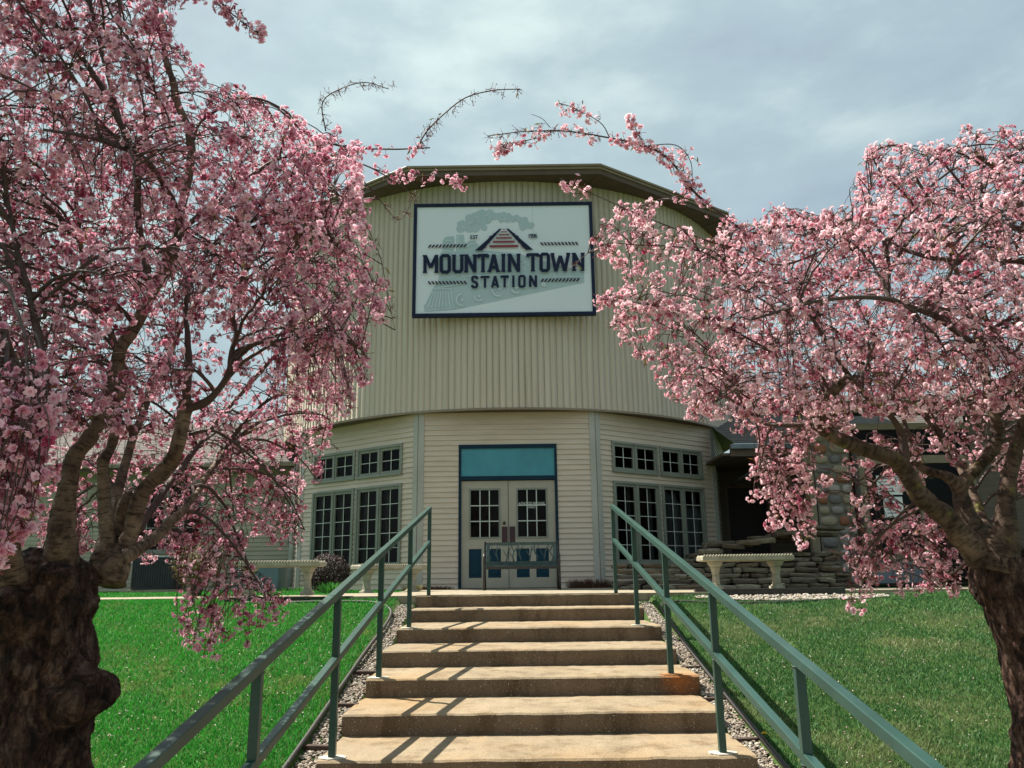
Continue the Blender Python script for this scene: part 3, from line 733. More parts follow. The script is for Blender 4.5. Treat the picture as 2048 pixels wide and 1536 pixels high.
for u in (-1.3, -.45, .45, 1.3): m_.box(SX+u-.03, SX+u+.03, SY+.081, CY-math.sqrt(RU**2-(SX+u-CX)**2)+.01, SZ0+.1, SZ0+SH-.1)
m_.build('mounting_rail', M['blackmetal'], sg)
def zc(x, y):      # measured sign coordinates -> metres on the board
    tt = (y-75)/1230; lf = 38-13*tt; rt = 1965+40*tt; return ((x-lf)/(rt-lf)*SW, (1-tt)*SH)
class Flat:
    def __init__(s, d): s.m = MB(); s.d = d; s.k = 0
    def poly(s, pts, conv=True):
        s.k += 1; d = s.d+.00025*s.k
        P = [zc(*p) if conv else p for p in pts]; s.m.add([S3(u, v, d) for u, v in P], [tuple(range(len(P)))]); return s
    def stroke(s, pts, w, closed=False, conv=True):
        P = [Vector(zc(*p)) if conv else Vector(p) for p in pts]; n = len(P); s.k += 1; d = s.d+.00025*s.k
        Lf, Rt = [], []
        for i, p in enumerate(P):
            a = P[i-1] if (i or closed) else None; b = P[(i+1) % n] if (i < n-1 or closed) else None
            d1 = (p-a).normalized() if a is not None else None; d2 = (b-p).normalized() if b is not None else None
            if d1 is None: d1 = d2
            if d2 is None: d2 = d1
            n1 = Vector((-d1.y, d1.x)); n2 = Vector((-d2.y, d2.x)); mt = (n1+n2)
            mt = mt.normalized() if mt.length > 1e-6 else n1
            k = w/2/max(.35, mt.dot(n1)); Lf.append(p+mt*k); Rt.append(p-mt*k)
        o = len(s.m.v); s.m.v += [S3(q.x, q.y, d) for q in Lf]+[S3(q.x, q.y, d) for q in Rt]
        for i in range(n if closed else n-1):
            j = (i+1) % n; s.m.f.append((o+i, o+n+i, o+n+j, o+j))
        return s
    def disc(s, x, y, r, n=14):
        c = zc(x, y); rr = r/1975*SW; s.k += 1; d = s.d+.00025*s.k
        s.m.add([S3(c[0]+rr*math.cos(2*PI*k/n), c[1]+rr*math.sin(2*PI*k/n), d) for k in range(n)], [tuple(range(n))]); return s
    def build(s, name, m): return s.m.build(name, m, sg)
# locomotive drawing in pale teal, with lighter lines
lo = Flat(.002)
lo.poly([(150, 1175), (160, 1250), (490, 1232), (1880, 962), (1878, 835), (1560, 760), (1180, 640), (860, 600), (560, 600), (330, 620), (300, 700), (315, 860), (300, 930), (240, 1010), (175, 1165)])
lo.poly([(350, 605), (350, 480), (385, 440), (470, 435), (480, 480), (470, 605)])
lo.poly([(495, 600), (500, 420), (580, 420), (590, 520), (640, 490), (700, 490), (740, 540), (740, 600)])
random.seed(5)
for x, y, r in ((545, 355, 50), (530, 300, 28), (560, 290, 34), (640, 330, 75), (640, 240, 50), (690, 220, 45), (700, 340, 60), (750, 280, 80), (780, 180, 42), (735, 190, 35), (830, 260, 50), (800, 350, 32), (860, 180, 42), (900, 220, 46), (960, 220, 42), (985, 265, 30), (1010, 205, 34), (1060, 220, 38), (1050, 265, 30), (1105, 255, 38), (1150, 240, 34), (1195, 270, 36), (1240, 260, 30), (1215, 320, 42), (1260, 320, 40), (1215, 350, 34), (1300, 330, 36), (1325, 315, 18)): lo.disc(x, y, r, 16)
lo.build('locomotive_drawing', M['signteal'])
ln = Flat(.0215)
for k in range(7): ln.stroke([(255+26*k, 1040), (195+40*k, 1205)], .016)
ln.stroke([(170, 1240), (470, 1215), (440, 1010), (250, 1010), (165, 1180)], .012)
for x, y, r, a0, a1 in ((565, 1130, 62, 1.7, 4.9), (745, 1095, 48, 3.0, 5.6), (960, 1020, 75, 3.2, 5.0), (1150, 1010, 55, 3.4, 5.2), (1450, 970, 25, 2.5, 5.5)):
    ln.stroke([(x+r*math.cos(a0+(a1-a0)*i/10), y-r*math.sin(a0+(a1-a0)*i/10)) for i in range(11)], .03)
    ln.disc(x, y, 13)
for pts in ([(320, 640), (350, 600), (430, 605), (500, 660)], [(340, 840), (420, 900), (560, 850)], [(500, 690), (700, 640), (1150, 650)], [(560, 880), (900, 870), (1180, 860)], [(1190, 700), (1250, 740), (1190, 760)], [(1190, 780), (1250, 820)], [(1560, 780), (1560, 930)], [(300, 1000), (560, 960), (600, 900)], [(740, 860), (760, 1000)], [(1080, 860), (1060, 1000)], [(1500, 900), (1870, 900)], [(515, 590), (520, 440)], [(365, 490), (460, 490)], [(600, 560), (700, 520)],
            [(620, 290), (660, 300), (690, 270)], [(830, 200), (860, 240), (850, 280)], [(960, 240), (990, 270), (1020, 260)], [(1150, 260), (1180, 290)], [(700, 220), (740, 250), (735, 300)], [(560, 330), (590, 360)]): ln.stroke(pts, .013)
for k in range(6): ln.stroke([(925+28*k, 1085), (985+14*k, 960)], .008)
ln.build('drawing_lines', M['signpale'])
tr = Flat(.037)
for i in range(7):
    y0 = [372, 398, 428, 462, 502, 548, 590][i]; hgt = [8, 11, 14, 17, 21, 26, 0][i]
    def lx(y): return 985-(y-370)*.80
    def rx(y): return 1040+(y-370)*.80
    if hgt:
        tr.poly([(lx(y0)+14, y0+hgt), (rx(y0)-14, y0+hgt), (rx(y0)-14-2, y0), (lx(y0)+14+2, y0)])
    if i > 2:
        tr.poly([(lx(y0)-95-4*i+40, y0+hgt*.9+8), (lx(y0)-25, y0+hgt*.9+8), (lx(y0)-15, y0-4), (lx(y0)-60, y0-4)]); tr.poly([(rx(y0)+15, y0-4), (rx(y0)+60, y0-4), (rx(y0)+95+4*i-40, y0+hgt*.9+8), (rx(y0)+25, y0+hgt*.9+8)])
tr.build('track_ties', M['signred'])
tr = Flat(.042)
tr.poly([(700, 606), (780, 606), (990, 368), (965, 368)]); tr.poly([(1330, 606), (1250, 606), (1035, 368), (1062, 368)])
for y0, dx in ((395, 40), (420, 58), (448, 75)):
    l0 = 985-(y0-370)*.8; r0 = 1040+(y0-370)*.8
    tr.poly([(l0-dx, y0+8), (l0-12, y0+8), (l0-4, y0-4), (l0-dx+22, y0-4)]); tr.poly([(r0+4, y0-4), (r0+dx-22, y0-4), (r0+dx, y0+8), (r0+12, y0+8)])
tr.build('track_rails', M['signnavy'])
HZ = mat('sign_maroon', (.03, .012, .03), None, 4)
for (x0, x1, y0, y1, sl2) in ((190, 610, 532, 566, -1), (1400, 1812, 522, 556, 1), (190, 612, 930, 964, 1), (1405, 1825, 918, 952, -1)):
    hb = Flat(.031); nb_ = 11; st_ = (x1-x0)/nb_
    for k in range(nb_):
        a = x0+k*st_; sh = 24
        if sl2 > 0: hb.poly([(a+sh, y1), (a+sh+st_*.56, y1), (a+st_*.56, y0), (a, y0)])
        else: hb.poly([(a, y1), (a+st_*.56, y1), (a+sh+st_*.56, y0), (a+sh, y0)])
    hb.build('hazard_bar', HZ)
GLY = {  # block strokes in a unit box
 'M': [[(.08, 0), (.08, 1)], [(.92, 0), (.92, 1)], [(.08, .98), (.5, .30)], [(.92, .98), (.5, .30)]],
 'O': [('c', [(.1, .14), (.1, .86), (.28, .95), (.72, .95), (.9, .86), (.9, .14), (.72, .05), (.28, .05)])],
 'U': [[(.12, 1), (.12, .16), (.3, .06), (.7, .06), (.88, .16), (.88, 1)]],
 'N': [[(.1, 0), (.1, 1)], [(.9, 0), (.9, 1)], [(.1, .98), (.9, .02)]],
 'T': [[(0, .93), (1, .93)], [(.5, .9), (.5, 0)], [(.05, .98), (.05, .80)], [(.95, .98), (.95, .80)]],
 'A': [[(.08, 0), (.5, .98)], [(.92, 0), (.5, .98)], [(.22, .27), (.78, .27)]],
 'I': [[(.5, 0), (.5, 1)]],
 'W': [[(.03, 1), (.25, 0)], [(.25, 0), (.5, .85)], [(.5, .85), (.75, 0)], [(.75, 0), (.97, 1)]],
 'S': [[(.92, .74), (.92, .86), (.74, .94), (.26, .94), (.1, .85), (.1, .66), (.24, .55), (.76, .45), (.9, .34), (.9, .15), (.74, .06), (.26, .06), (.08, .14), (.08, .26)]],
 'E': [[(.9, .94), (.15, .94), (.15, .06), (.9, .06)], [(.15, .5), (.75, .5)]],
 '1': [[(.55, 0), (.55, 1)], [(.5, .95), (.2, .75)]],
 '9': [('c', [(.1, .55), (.1, .86), (.3, .94), (.7, .94), (.9, .86), (.9, .55), (.7, .47), (.3, .47)]), [(.9, .6), (.9, .14), (.7, .06), (.1, .06)]],
 '6': [('c', [(.1, .14), (.1, .45), (.3, .53), (.7, .53), (.9, .45), (.9, .14), (.7, .06), (.3, .06)]), [(.1, .4), (.1, .86), (.3, .94), (.9, .94)]],
}
def letters(fl, items, y0, y1, wpx, serif):
    for ch, x0, x1 in items:
        for g_ in GLY[ch]:
            cl_ = isinstance(g_, tuple); pts = g_[1] if cl_ else g_
            fl.stroke([(x0+(x1-x0)*a, y1-(y1-y0)*b) for a, b in pts], wpx/1975*SW, cl_)
        if serif:
            sv = wpx*.62
            for fx in {'M': (.08, .92), 'N': (.1,), 'A': (.06, .94), 'I': (.5,), 'T': (.5,)}.get(ch, ()):
                xx = x0+(x1-x0)*fx; fl.poly([(xx-sv, y1), (xx+sv, y1), (xx+sv, y1-20), (xx-sv, y1-20)])
            for fx in {'M': (.06,), 'N': (.08, .9), 'U': (.12, .88), 'I': (.5,), 'W': (.05, .95)}.get(ch, ()):
                xx = x0+(x1-x0)*fx; fl.poly([(xx-sv, y0+20), (xx+sv, y0+20), (xx+sv, y0), (xx-sv, y0)])
big = Flat(.048)
letters(big, [('M', 152, 300), ('O', 328, 436), ('U', 463, 573), ('N', 597, 712), ('T', 735, 842), ('A', 850, 958), ('I', 985, 1030), ('N', 1062, 1182), ('T', 1265, 1385), ('O', 1403, 1502), ('W', 1525, 1715), ('N', 1755, 1872)], 648, 846, 37, True)
big.build('lettering', M['signnavy'])
big = Flat(.048); letters(big, [('S', 668, 730), ('T', 770, 850), ('A', 880, 958), ('T', 985, 1058), ('I', 1100, 1130), ('O', 1172, 1242), ('N', 1288, 1365)], 884, 1010, 26, False); big.build('lettering', M['signnavy'])
big = Flat(.048); letters(big, [('E', 652, 676), ('S', 680, 704), ('T', 706, 730)], 440, 478, 9, False); big.build('lettering', M['signnavy'])
big = Flat(.048); letters(big, [('1', 1276, 1292), ('9', 1296, 1318), ('9', 1322, 1344), ('6', 1348, 1370)], 434, 474, 9, False); big.build('lettering', M['signnavy'])
sm = MB(); sm.box(*(lambda a: (a[0]-.003, a[0]+.003))(S3(*zc(1326, 500))), SY-.0013, SY, SZ0+1.55, SZ0+SH-.07); sm.build('panel_seam', M['signteal'], sg)

# ------------------------------------------------------------------ wings
def wing_left():
    t_ = thing('side_wing', 'long low tan siding wing with grey shingle roof behind the bigger tree', 'building', (-9, 20, L))
    Y0 = 19.6
    wins = [(2.9, 4.6, L+.95, L+2.3)]
    A_, B_ = Vector((-13.2, Y0, 0)), Vector((CX-5.0, Y0, 0)); d = (B_-A_).normalized(); nn = Vector((d.y, -d.x, 0))
    for k in range(2): pass
    wn = [(13.2-9.4, 13.2-7.6, L+.9, L+2.55)]
    siding_face('wall', A_, B_, L-.02, L+2.95, wn, M['wingsiding'], t_)
    window(A_, d, nn, *wn[0], 2, 3, t_, False)
    b_ = MB().box(-13.2, CX-5.0, Y0+.6, Y0+.65, L, L+2.9); b_.build('inner_wall', M['darkint'], t_)
    r = MB(); n_ = 16
    r.add([(-14, Y0-.45, L+2.95), (-2.5, Y0-.45, L+2.95), (-2.5, Y0+5.2, L+5.0), (-14, Y0+5.2, L+5.0)], [(0, 1, 2, 3)])
    s = MB()
    rows = 26
    for j in range(rows):
        a, b = j/rows, (j+1)/rows
        ya, yb = Y0-.47+5.65*a, Y0-.47+5.65*b; za, zb_ = L+2.99+2.05*a, L+2.99+2.05*b
        s.add([(-14, ya, za), (-2.5, ya, za), (-2.5, yb+.02, zb_), (-14, yb+.02, zb_)], [(0, 1, 2, 3)])
        s.add([(-14, ya, za-.014), (-2.5, ya, za-.014), (-2.5, ya, za), (-14, ya, za)], [(0, 1, 2, 3)])
    s.build('roof', M['shingle'], t_)
    MB().box(-14, CX-4.9, Y0-.5, Y0-.46, L+2.78, L+2.96).build('fascia_board', M['soffit'], t_)
    MB().box(-14, CX-4.9, Y0-.58, Y0-.502, L+2.86, L+2.96).build('gutter', M['gutter'], t_, bevel=.01)
    MB().box(-14, CX-4.9, Y0-.455, Y0+.0, L+2.92, L+2.95).build('soffit', M['soffit'], t_)
    dx = at(588, 1000, 18.9).x
    MB().tube([(dx, 18.9, L+.05), (dx, 18.9, L+2.7), (dx, 19.05, L+2.85)], .06, 10).build('downspout', M['whitepipe'], t_, smooth=True)
    MB().box(CX-5.02, CX-4.9, Y0-.03, Y0+.06, L, L+2.93).build('corner_board', M['wingsiding'], t_)
wing_left()
def wing_right():
    t_ = thing('entrance_wing', 'dark shaded entrance wing with stone pier and tan framed glass door', 'building', (8, 17, L))
    YB = 18.6
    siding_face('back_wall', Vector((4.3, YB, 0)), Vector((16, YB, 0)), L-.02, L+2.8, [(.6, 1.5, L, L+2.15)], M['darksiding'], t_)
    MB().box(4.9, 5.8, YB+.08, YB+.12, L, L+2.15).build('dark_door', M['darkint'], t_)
    m1 = MB()
    for q in ((4.84, 4.9, L, L+2.2), (5.8, 5.86, L, L+2.2), (4.9, 5.8, L+2.15, L+2.2)): m1.box(q[0], q[1], YB-.03, YB+.13, q[2], q[3])
    m1.build('dark_door_frame', M['soffit'], t_)
    MB().box(4.2, 16, 16.1, YB+.3, L+2.55, L+2.6).build('porch_ceiling', M['soffit'], t_)
    MB().box(4.35, 16, 16.02, 16.09, L+2.52, L+2.76).build('fascia_board', M['soffit'], t_)
    MB().box(4.35, 16, 15.93, 16.018, L+2.66, L+2.76).build('gutter', M['bluegrey'], t_, bevel=.01)
    s = MB(); rows = 24
    for j in range(rows):
        a, b = j/rows, (j+1)/rows; ya, yb = 15.95+6.5*a, 15.95+6.5*b; za, zb_ = L+2.78+2.4*a, L+2.78+2.4*b
        xl = 4.42
        s.add([(xl, ya, za), (16, ya, za), (16, yb+.02, zb_), (xl, yb+.02, zb_)], [(0, 1, 2, 3)])
        s.add([(xl, ya, za-.014), (16, ya, za-.014), (16, ya, za), (xl, ya, za)], [(0, 1, 2, 3)])
    s.build('roof', M['shingle'], t_)
    MB().tube([(4.95, 16.0, L+2.66), (5.15, 16.1, L+2.5), (5.0, 16.2, L+2.35), (4.92, 18.3, L+2.2)], .035, 8).build('downspout', M['bluegrey'], t_, smooth=True)
    # stone pier: mortar core with river stones
    x0, x1, yf = 5.62, 6.3, 15.0
    MB().box(x0, x1, yf, yf+.6, L-.05, L+3.3).build('stone_pier', mat('mortar', (.17, .15, .12), (.12, .10, .085), 20, bs=.5), t_)
    V, Fa, Cc = [], [], []; k = 0; z = L
    pal = [(.24, .21, .20), (.15, .14, .14), (.28, .23, .17), (.24, .10, .06), (.30, .27, .25), (.20, .17, .12)]
    rs_ = random.Random(3)
    while z < L+3.2:
        h = rs_.uniform(.16, .26); x = x0
        while x < x1-.05:
            wd = min(rs_.uniform(.2, .38), x1-x)
            if x1-x-wd < .1: wd = x1-x
            c = np.array(rs_.choice(pal)); nu, nv = 8, 6; base = len(V)
            for j in range(nv):
                for i in range(nu):
                    th = 2*PI*i/nu; ph = PI*.5*j/(nv-1)
                    rx_, rz_ = wd*.5-.012, h*.5-.012
                    cx_, sn_ = math.cos(th), math.sin(th); ex = lambda q: math.copysign(abs(q)**.6, q)
                    rr = math.cos(ph)**.5 if j < nv-1 else 0
                    V.append((x+wd/2+rx_*ex(cx_)*rr, yf+.015-.07*math.sin(ph), z+h/2+rz_*ex(sn_)*rr)); Cc.append(c*rs_.uniform(.85, 1.15))
            for j in range(nv-1):
                for i in range(nu): Fa.append((base+j*nu+i, base+j*nu+(i+1) % nu, base+(j+1)*nu+(i+1) % nu, base+(j+1)*nu+i))
            x += wd
        z += h
    np_mesh('pier_stones', V, Fa, M['stones'], Cc, t_, (8, 17, L), True)
    MB().box(5.46, 5.6, 15.02, 15.14, L, L+2.5).build('pier_trim', M['tanframe'], t_)
    MB().tube([(6.36, 14.93, L+.05), (6.36, 14.93, L+2.45)], .045, 10).build('dark_downspout', M['blackmetal'], t_)
    # tan framed glazed front
    f_ = MB()
    for q in ((6.44, 6.56, L, L+2.35), (7.52, 7.66, L, L+2.35), (6.56, 7.52, L+2.2, L+2.35), (6.56, 7.52, L+1.0, L+1.12), (6.56, 7.52, L+.42, L+.5), (6.98, 7.07, L+.5, L+1.0), (7.66, 8.6, L+2.2, L+2.35), (8.5, 8.62, L, L+2.2), (6.44, 8.62, L+2.85, L+2.97)): f_.box(q[0], q[1], 15.0, 15.1, q[2], q[3])
    f_.build('glazed_door_frame', M['tanframe'], t_)
    MB().box(6.56, 7.52, 15.02, 15.06, L+.02, L+.42).build('kick_panel', M['bluegrey'], t_)
    g_ = MB()
    for q in ((6.56, 7.52, L+.5, L+2.2), (7.66, 8.5, L+.02, L+2.2), (6.44, 8.62, L+2.35, L+2.85)): g_.add([(q[0], 15.07, q[2]), (q[1], 15.07, q[2]), (q[1], 15.07, q[3]), (q[0], 15.07, q[3])], [(0, 1, 2, 3)])
    g_.build('pane', M['glass'], t_)
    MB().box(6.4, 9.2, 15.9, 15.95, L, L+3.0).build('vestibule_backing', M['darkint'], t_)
    MB().box(5.5, 9.4, 14.75, 15.95, L+3.3, L+3.36).build('vestibule_roof', M['shingle'], t_)
    MB().box(5.5, 9.4, 14.72, 14.76, L+3.12, L+3.34).build('vestibule_fascia', M['soffit'], t_)
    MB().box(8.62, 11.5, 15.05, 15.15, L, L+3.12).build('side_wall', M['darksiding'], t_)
    # notices on the glass
    for (a, b, c, d), lb in (((6.78, 7.24, L+1.62, L+1.98), 'upper white paper notice taped on the tan framed glass door'), ((6.86, 7.22, L+1.2, L+1.58), 'lower white paper notice taped on the tan framed glass door')):
        q = MB().box(a, b, 15.052, 15.055, c, d); o = q.build('paper_notice', M['paper']); tag(o, lb, 'notice', 'paper notices on the glass door')
        q = MB()
        for r in range(5):
            zz = d-.05-r*.06; q.box(a+.05, b-.05-random.uniform(0, .12), 15.0505, 15.0515, zz-.018, zz)
        q.build('print_lines', M['bluegrey'], o)
wing_right()

# ------------------------------------------------------------------ stone benches
def stone_bench():
    t_ = thing('stone_bench', 'x', 'bench', (0, 0, 0), 0, 'cast stone benches')
    m = MB(); Lb, Wb = 1.2, .38
    prof = [(Wb/2-.03, .375), (Wb/2, .39), (Wb/2, .435), (Wb/2-.015, .45)]
    o = 0
    for r, z in prof:
        e = r-Wb/2
        m.v += [(-Lb/2-e, -r, z), (Lb/2+e, -r, z), (Lb/2+e, r, z), (-Lb/2-e, r, z)]
    m.f.append((3, 2, 1, 0))
    for i in range(3):
        for k in range(4): m.f.append((4*i+k, 4*i+(k+1) % 4, 4*i+4+(k+1) % 4, 4*i+4+k))
    m.f.append((12, 13, 14, 15))
    st_ = m.build('seat', M['caststone'], t_, world=False)
    bd = MB()
    nbd = 30
    for k in range(nbd):
        for y in (-Wb/2+.004, Wb/2-.004):
            x = -Lb/2+.03+(Lb-.06)*k/(nbd-1); bd.lathe([(.004, -.014), (.014, -.008), (.016, 0), (.012, .012), (.003, .016)], (x, y, .448), 8)
    bd.build('beading', M['caststone'], st_, world=False, smooth=True)
    for sx in (-1, 1):
        lg = MB(); x = sx*.40
        for (w_, dpt, z0, z1, w2, d2) in ((.13, .28, 0, .05, .13, .28), (.10, .24, .05, .075, .075, .2), (.07, .18, .075, .20, .06, .15), (.06, .15, .20, .30, .09, .2), (.09, .2, .30, .345, .14, .29), (.14, .29, .345, .374, .15, .30)):
            o = len(lg.v)
            lg.v += [(x-w_/2*sx*1, -dpt/2, z0), (x+w_/2*sx, -dpt/2, z0), (x+w_/2*sx, dpt/2, z0), (x-w_/2*sx, dpt/2, z0), (x-w2/2*sx, -d2/2, z1), (x+w2/2*sx, -d2/2, z1), (x+w2/2*sx, d2/2, z1), (x-w2/2*sx, d2/2, z1)]
            lg.f += [tuple(o+i for i in f) for f in [(0,3,2,1),(4,5,6,7),(0,1,5,4),(1,2,6,5),(2,3,7,6),(3,0,4,7)]]
        lg.build('leg', M['caststone'], t_, world=False, bevel=.008)
    return t_
b0 = stone_bench(); b0.location = (3.05, 10.95, L); b0['label'] = 'cast stone bench in front of the stacked stone wall'
copy_thing(b0, (-3.24, 11.2, L), 0, 'cast stone bench with hanging blossom, beside the round dark shrub')
copy_thing(b0, (-2.03, 13.2, L-.03), math.radians(35), 'cast stone bench under the tall windows, partly hidden by the handrail')

# metal bench
mb = thing('metal_bench', 'weathered metal garden bench with branch pattern back in front of the double doors', 'bench', (.09, 13.75, L))
def bx_(*a): return MB().box(*a)
bxx = .62
for sx in (-1, 1):
    m = MB(); x = sx*bxx
    m.tube([(x, -.30, 0), (x, -.27, .2), (x, -.25, .37), (x, -.28, .52), (x, -.24, .57), (x, 0, .57), (x, .18, .55)], .018, 8)
    m.tube([(x, .28, 0), (x, .2, .2), (x, .16, .38), (x, .24, .62), (x, .30, .80)], .018, 8)
    m.tube([(x, -.25, .37), (x, .16, .37)], .016, 8)
    m.build('leg_frame', M['benchdark'], mb, world=False, smooth=True)
m = MB()
for k in range(6): yy = -.24+.075*k; m.box(-bxx+.01, bxx-.01, yy, yy+.05, .375, .392)
m.build('seat', M['benchmetal'], mb, world=False, bevel=.004)
m = MB(); m.box(-bxx, bxx, -.262, -.246, .335, .378); m.build('seat_rail', M['benchdark'], mb, world=False)
m = MB()
def bk_pt(x, z): return Vector((x, .17+(z-.40)*.3, z))
for a, b, h in (((-bxx+.02, .765), (bxx-.02, .765), .05), ((-bxx+.02, .43), (bxx-.02, .43), .075)): m.beam(bk_pt(*a), bk_pt(*b), .025, h)
for x in (-bxx+.05, bxx-.05): m.beam(bk_pt(x, .46), bk_pt(x, .745), .025, .05, (1, 0, 0))
m.build('back_frame', M['benchmetal'], mb, world=False)
m = MB(); rb = random.Random(4)
for k in range(9):
    x = -.52+k*.13; p = [(x, .465), (x+rb.uniform(-.03, .03), .54), (x+rb.uniform(-.05, .05), .63), (x+rb.uniform(-.09, .09), .745)]
    m.tube([bk_pt(*q) for q in p], [.013, .011, .009, .006], 6)
    for s in (-1, 1):
        q0 = p[1] if s < 0 else p[2]; m.tube([bk_pt(*q0), bk_pt(q0[0]+s*.04, q0[1]+.05), bk_pt(q0[0]+s*.075, min(.745, q0[1]+.13))], [.009, .007, .004], 5)
m.build('branch_pattern', M['benchmetal'], mb, world=False, smooth=True)

# ------------------------------------------------------------------ stacked stone wall
rw = random.Random(11)
V, Fa, Cc = [], [], []
def slab(x0, x1, y0, y1, z0, z1):
    o = len(V); c = np.array(rw.choice([(.22, .185, .13), (.17, .14, .10), (.27, .235, .17), (.12, .095, .07), (.20, .145, .10), (.25, .21, .16)]))*rw.uniform(.7, 1.2)
    w_ = x1-x0; cx0 = (x0+x1)/2; q = [(x0, y0+rw.uniform(0, .05)), (x0+w_*rw.uniform(.1, .3), y0-rw.uniform(0, .05)), (x0+w_*rw.uniform(.45, .6), y0+rw.uniform(-.02, .02)), (x0+w_*rw.uniform(.75, .9), y0-rw.uniform(0, .05)), (x1, y0+rw.uniform(0, .06)), (x1-.02, y1), (cx0, y1), (x0+.02, y1)]
    nq = len(q); tl = rw.uniform(-.016, .016); cx_ = (x0+x1)/2
    for lev, zz in ((0, z0), (1, z0+(z1-z0)*rw.uniform(.35, .6)), (2, z0+(z1-z0)*rw.uniform(.7, .85)), (3, z1)):
        for i, (a, b) in enumerate(q):
            push = {0: .012, 1: 0, 2: .004, 3: .022}[lev]*rw.uniform(.3, 1.6) if i < 5 else 0
            V.append((a+(cx_-a)*(.02 if lev in (0, 3) else 0)+rw.uniform(-.008, .008), b+push, zz+tl*(a-cx_)/max(w_, .1)*2+rw.uniform(-.005, .005))); Cc.append(c*rw.uniform(.8, 1.2))
    for l in range(3):
        for i in range(nq): Fa.append((o+l*nq+i, o+l*nq+(i+1) % nq, o+l*nq+nq+(i+1) % nq, o+l*nq+nq+i))
    t3 = o+3*nq; V.append((cx_, (y0+y1)/2, z1+.004)); Cc.append(c); ce = len(V)-1
    for f in (0, 2, 4, 6): Fa.append((ce, t3+f, t3+f+1, t3+(f+2) % 8))
def top_h(x): return .38 if x < 2.4 else .38+(x-2.4)*.22 if x < 3.6 else .64+(x-3.6)*.12
for row in range(7):
    zb = L-.03+.0; x = 1.58+rw.uniform(0, .1)
    z0 = zb+sum([.10, .085, .075, .09, .08, .085, .08][:row]); z1 = z0+[.10, .085, .075, .09, .08, .085, .08][row]-.006
    yb = 12.9+row*.10
    while x < 5.2:
        wd = rw.uniform(.14, .5)
        if z1-L <= top_h(x+wd/2)+.05: slab(x, x+wd-rw.uniform(.004, .03), yb-.09*rw.random(), yb+rw.uniform(.5, .8), z0, z1-rw.uniform(0, .022))
        x += wd
for k in range(16):
    x = rw.uniform(3.2, 5.3); y = rw.uniform(13.3, 14.1); z = L+top_h(x)+rw.uniform(-.02, .1); wd = rw.uniform(.3, .8); slab(x-wd/2, x+wd/2, y, y+.4, z, z+rw.uniform(.04, .09))
for k in range(5):
    x = rw.uniform(2.6, 4.6); slab(x, x+.35, 13.1, 13.5, L+top_h(x)+.02, L+top_h(x)+.1)
Fa = [f for f in Fa if f]
sw = np_mesh('stone_wall', V, Fa, M['rubble'], Cc)
tag(sw, 'dry stacked wall of flat tan stones below the shaded windows', 'stone wall')

# ------------------------------------------------------------------ utility boxes
def ac_unit():
    x, y = at(305, 1150, 17.6).x, 17.6
    t_ = thing('condenser_unit', 'dark slatted cooling unit on the grass by the siding wing', 'cooling unit', (x, y, L))
    MB().box(-.46, .46, 0, .7, .04, .70).build('casing', M['darkunit'], t_, world=False, bevel=.02)
    m = MB()
    for k in range(17): m.box(-.43+k*.0525, -.415+k*.0525, -.018, 0, .08, .64)
    m.build('grille', M['darkunit'], t_, world=False)
    MB().box(-.49, .49, -.03, .73, .70, .74).build('lid', M['bluegrey'], t_, world=False, bevel=.01)
    MB().box(-.55, .55, -.08, .78, -.03, .04).build('base', M['patio'], t_, world=False)
    x, y = at(512, 1150, 16.8).x, 16.8
    t_ = thing('utility_box', 'blue grey metal utility box behind a stone bench', 'utility box', (x, y, L))
    MB().box(-.46, .46, 0, .6, .02, .56).build('cabinet', M['boxgrey'], t_, world=False, bevel=.012)
    MB().box(-.48, .48, -.02, .62, .56, .59).build('lid', M['boxgrey'], t_, world=False, bevel=.008)
    m = MB(); m.box(-.005, .005, -.004, 0, .05, .54); m.box(.06, .09, -.02, 0, .28, .34); m.build('door_seam', M['blackmetal'], t_, world=False)
ac_unit()

# ------------------------------------------------------------------ shrubs
def leaf_cloud(n, c, r, size, pal, up=.5, shell=.5):
    d = RNG.normal(0, 1, (n, 3)); d /= np.linalg.norm(d, axis=1)[:, None]
    rad = (shell+(1-shell)*RNG.random(n))[:, None]
    bum = 1+.12*np.array([noise.noise(Vector(q*2.3)) for q in d])[:, None]
    P = np.array(c)+d*np.array(r)*rad*bum
    nrm = d+RNG.normal(0, .6, (n, 3))+np.array((0, 0, up)); nrm /= np.linalg.norm(nrm, axis=1)[:, None]
    a = np.cross(nrm, RNG.normal(0, 1, (n, 3))); a /= np.linalg.norm(a, axis=1)[:, None]; b = np.cross(nrm, a)
    s = size*RNG.uniform(.6, 1.3, (n, 1))
    V = np.stack([P-a*s, P+b*s*.45, P+a*s, P-b*s*.45], 1).reshape(-1, 3); Fa = np.arange(4*n).reshape(-1, 4)
    pal = np.array(pal); col = pal[RNG.integers(0, len(pal), n)]*RNG.uniform(.7, 1.25, (n, 1)); return V, Fa, np.repeat(col, 4, 0)
def shrub(name, c, r, n, size, pal, label, cat, stem_h, shell=.55):
    base = Vector((c[0], c[1], L-.04)); t_ = thing(name, label, cat, base)
    V, Fa, Cc = leaf_cloud(n, c, r, size, pal, shell=shell); k = V[:, 2] > L-.03
    np_mesh('foliage', V, Fa, M['leaf'], Cc, t_, base)
    m = MB()
    for i in range(9):
        a = i*.7+.3; e = Vector(c)+Vector((math.cos(a)*r[0]*.7, math.sin(a)*r[1]*.7, r[2]*.4))
        m.tube([base+Vector((math.cos(a)*.03, math.sin(a)*.03, 0)), base.lerp(e, .5)+Vector((0, 0, .06)), e], [.014, .01, .004], 5)
    m.build('stems', M['twig'], t_)
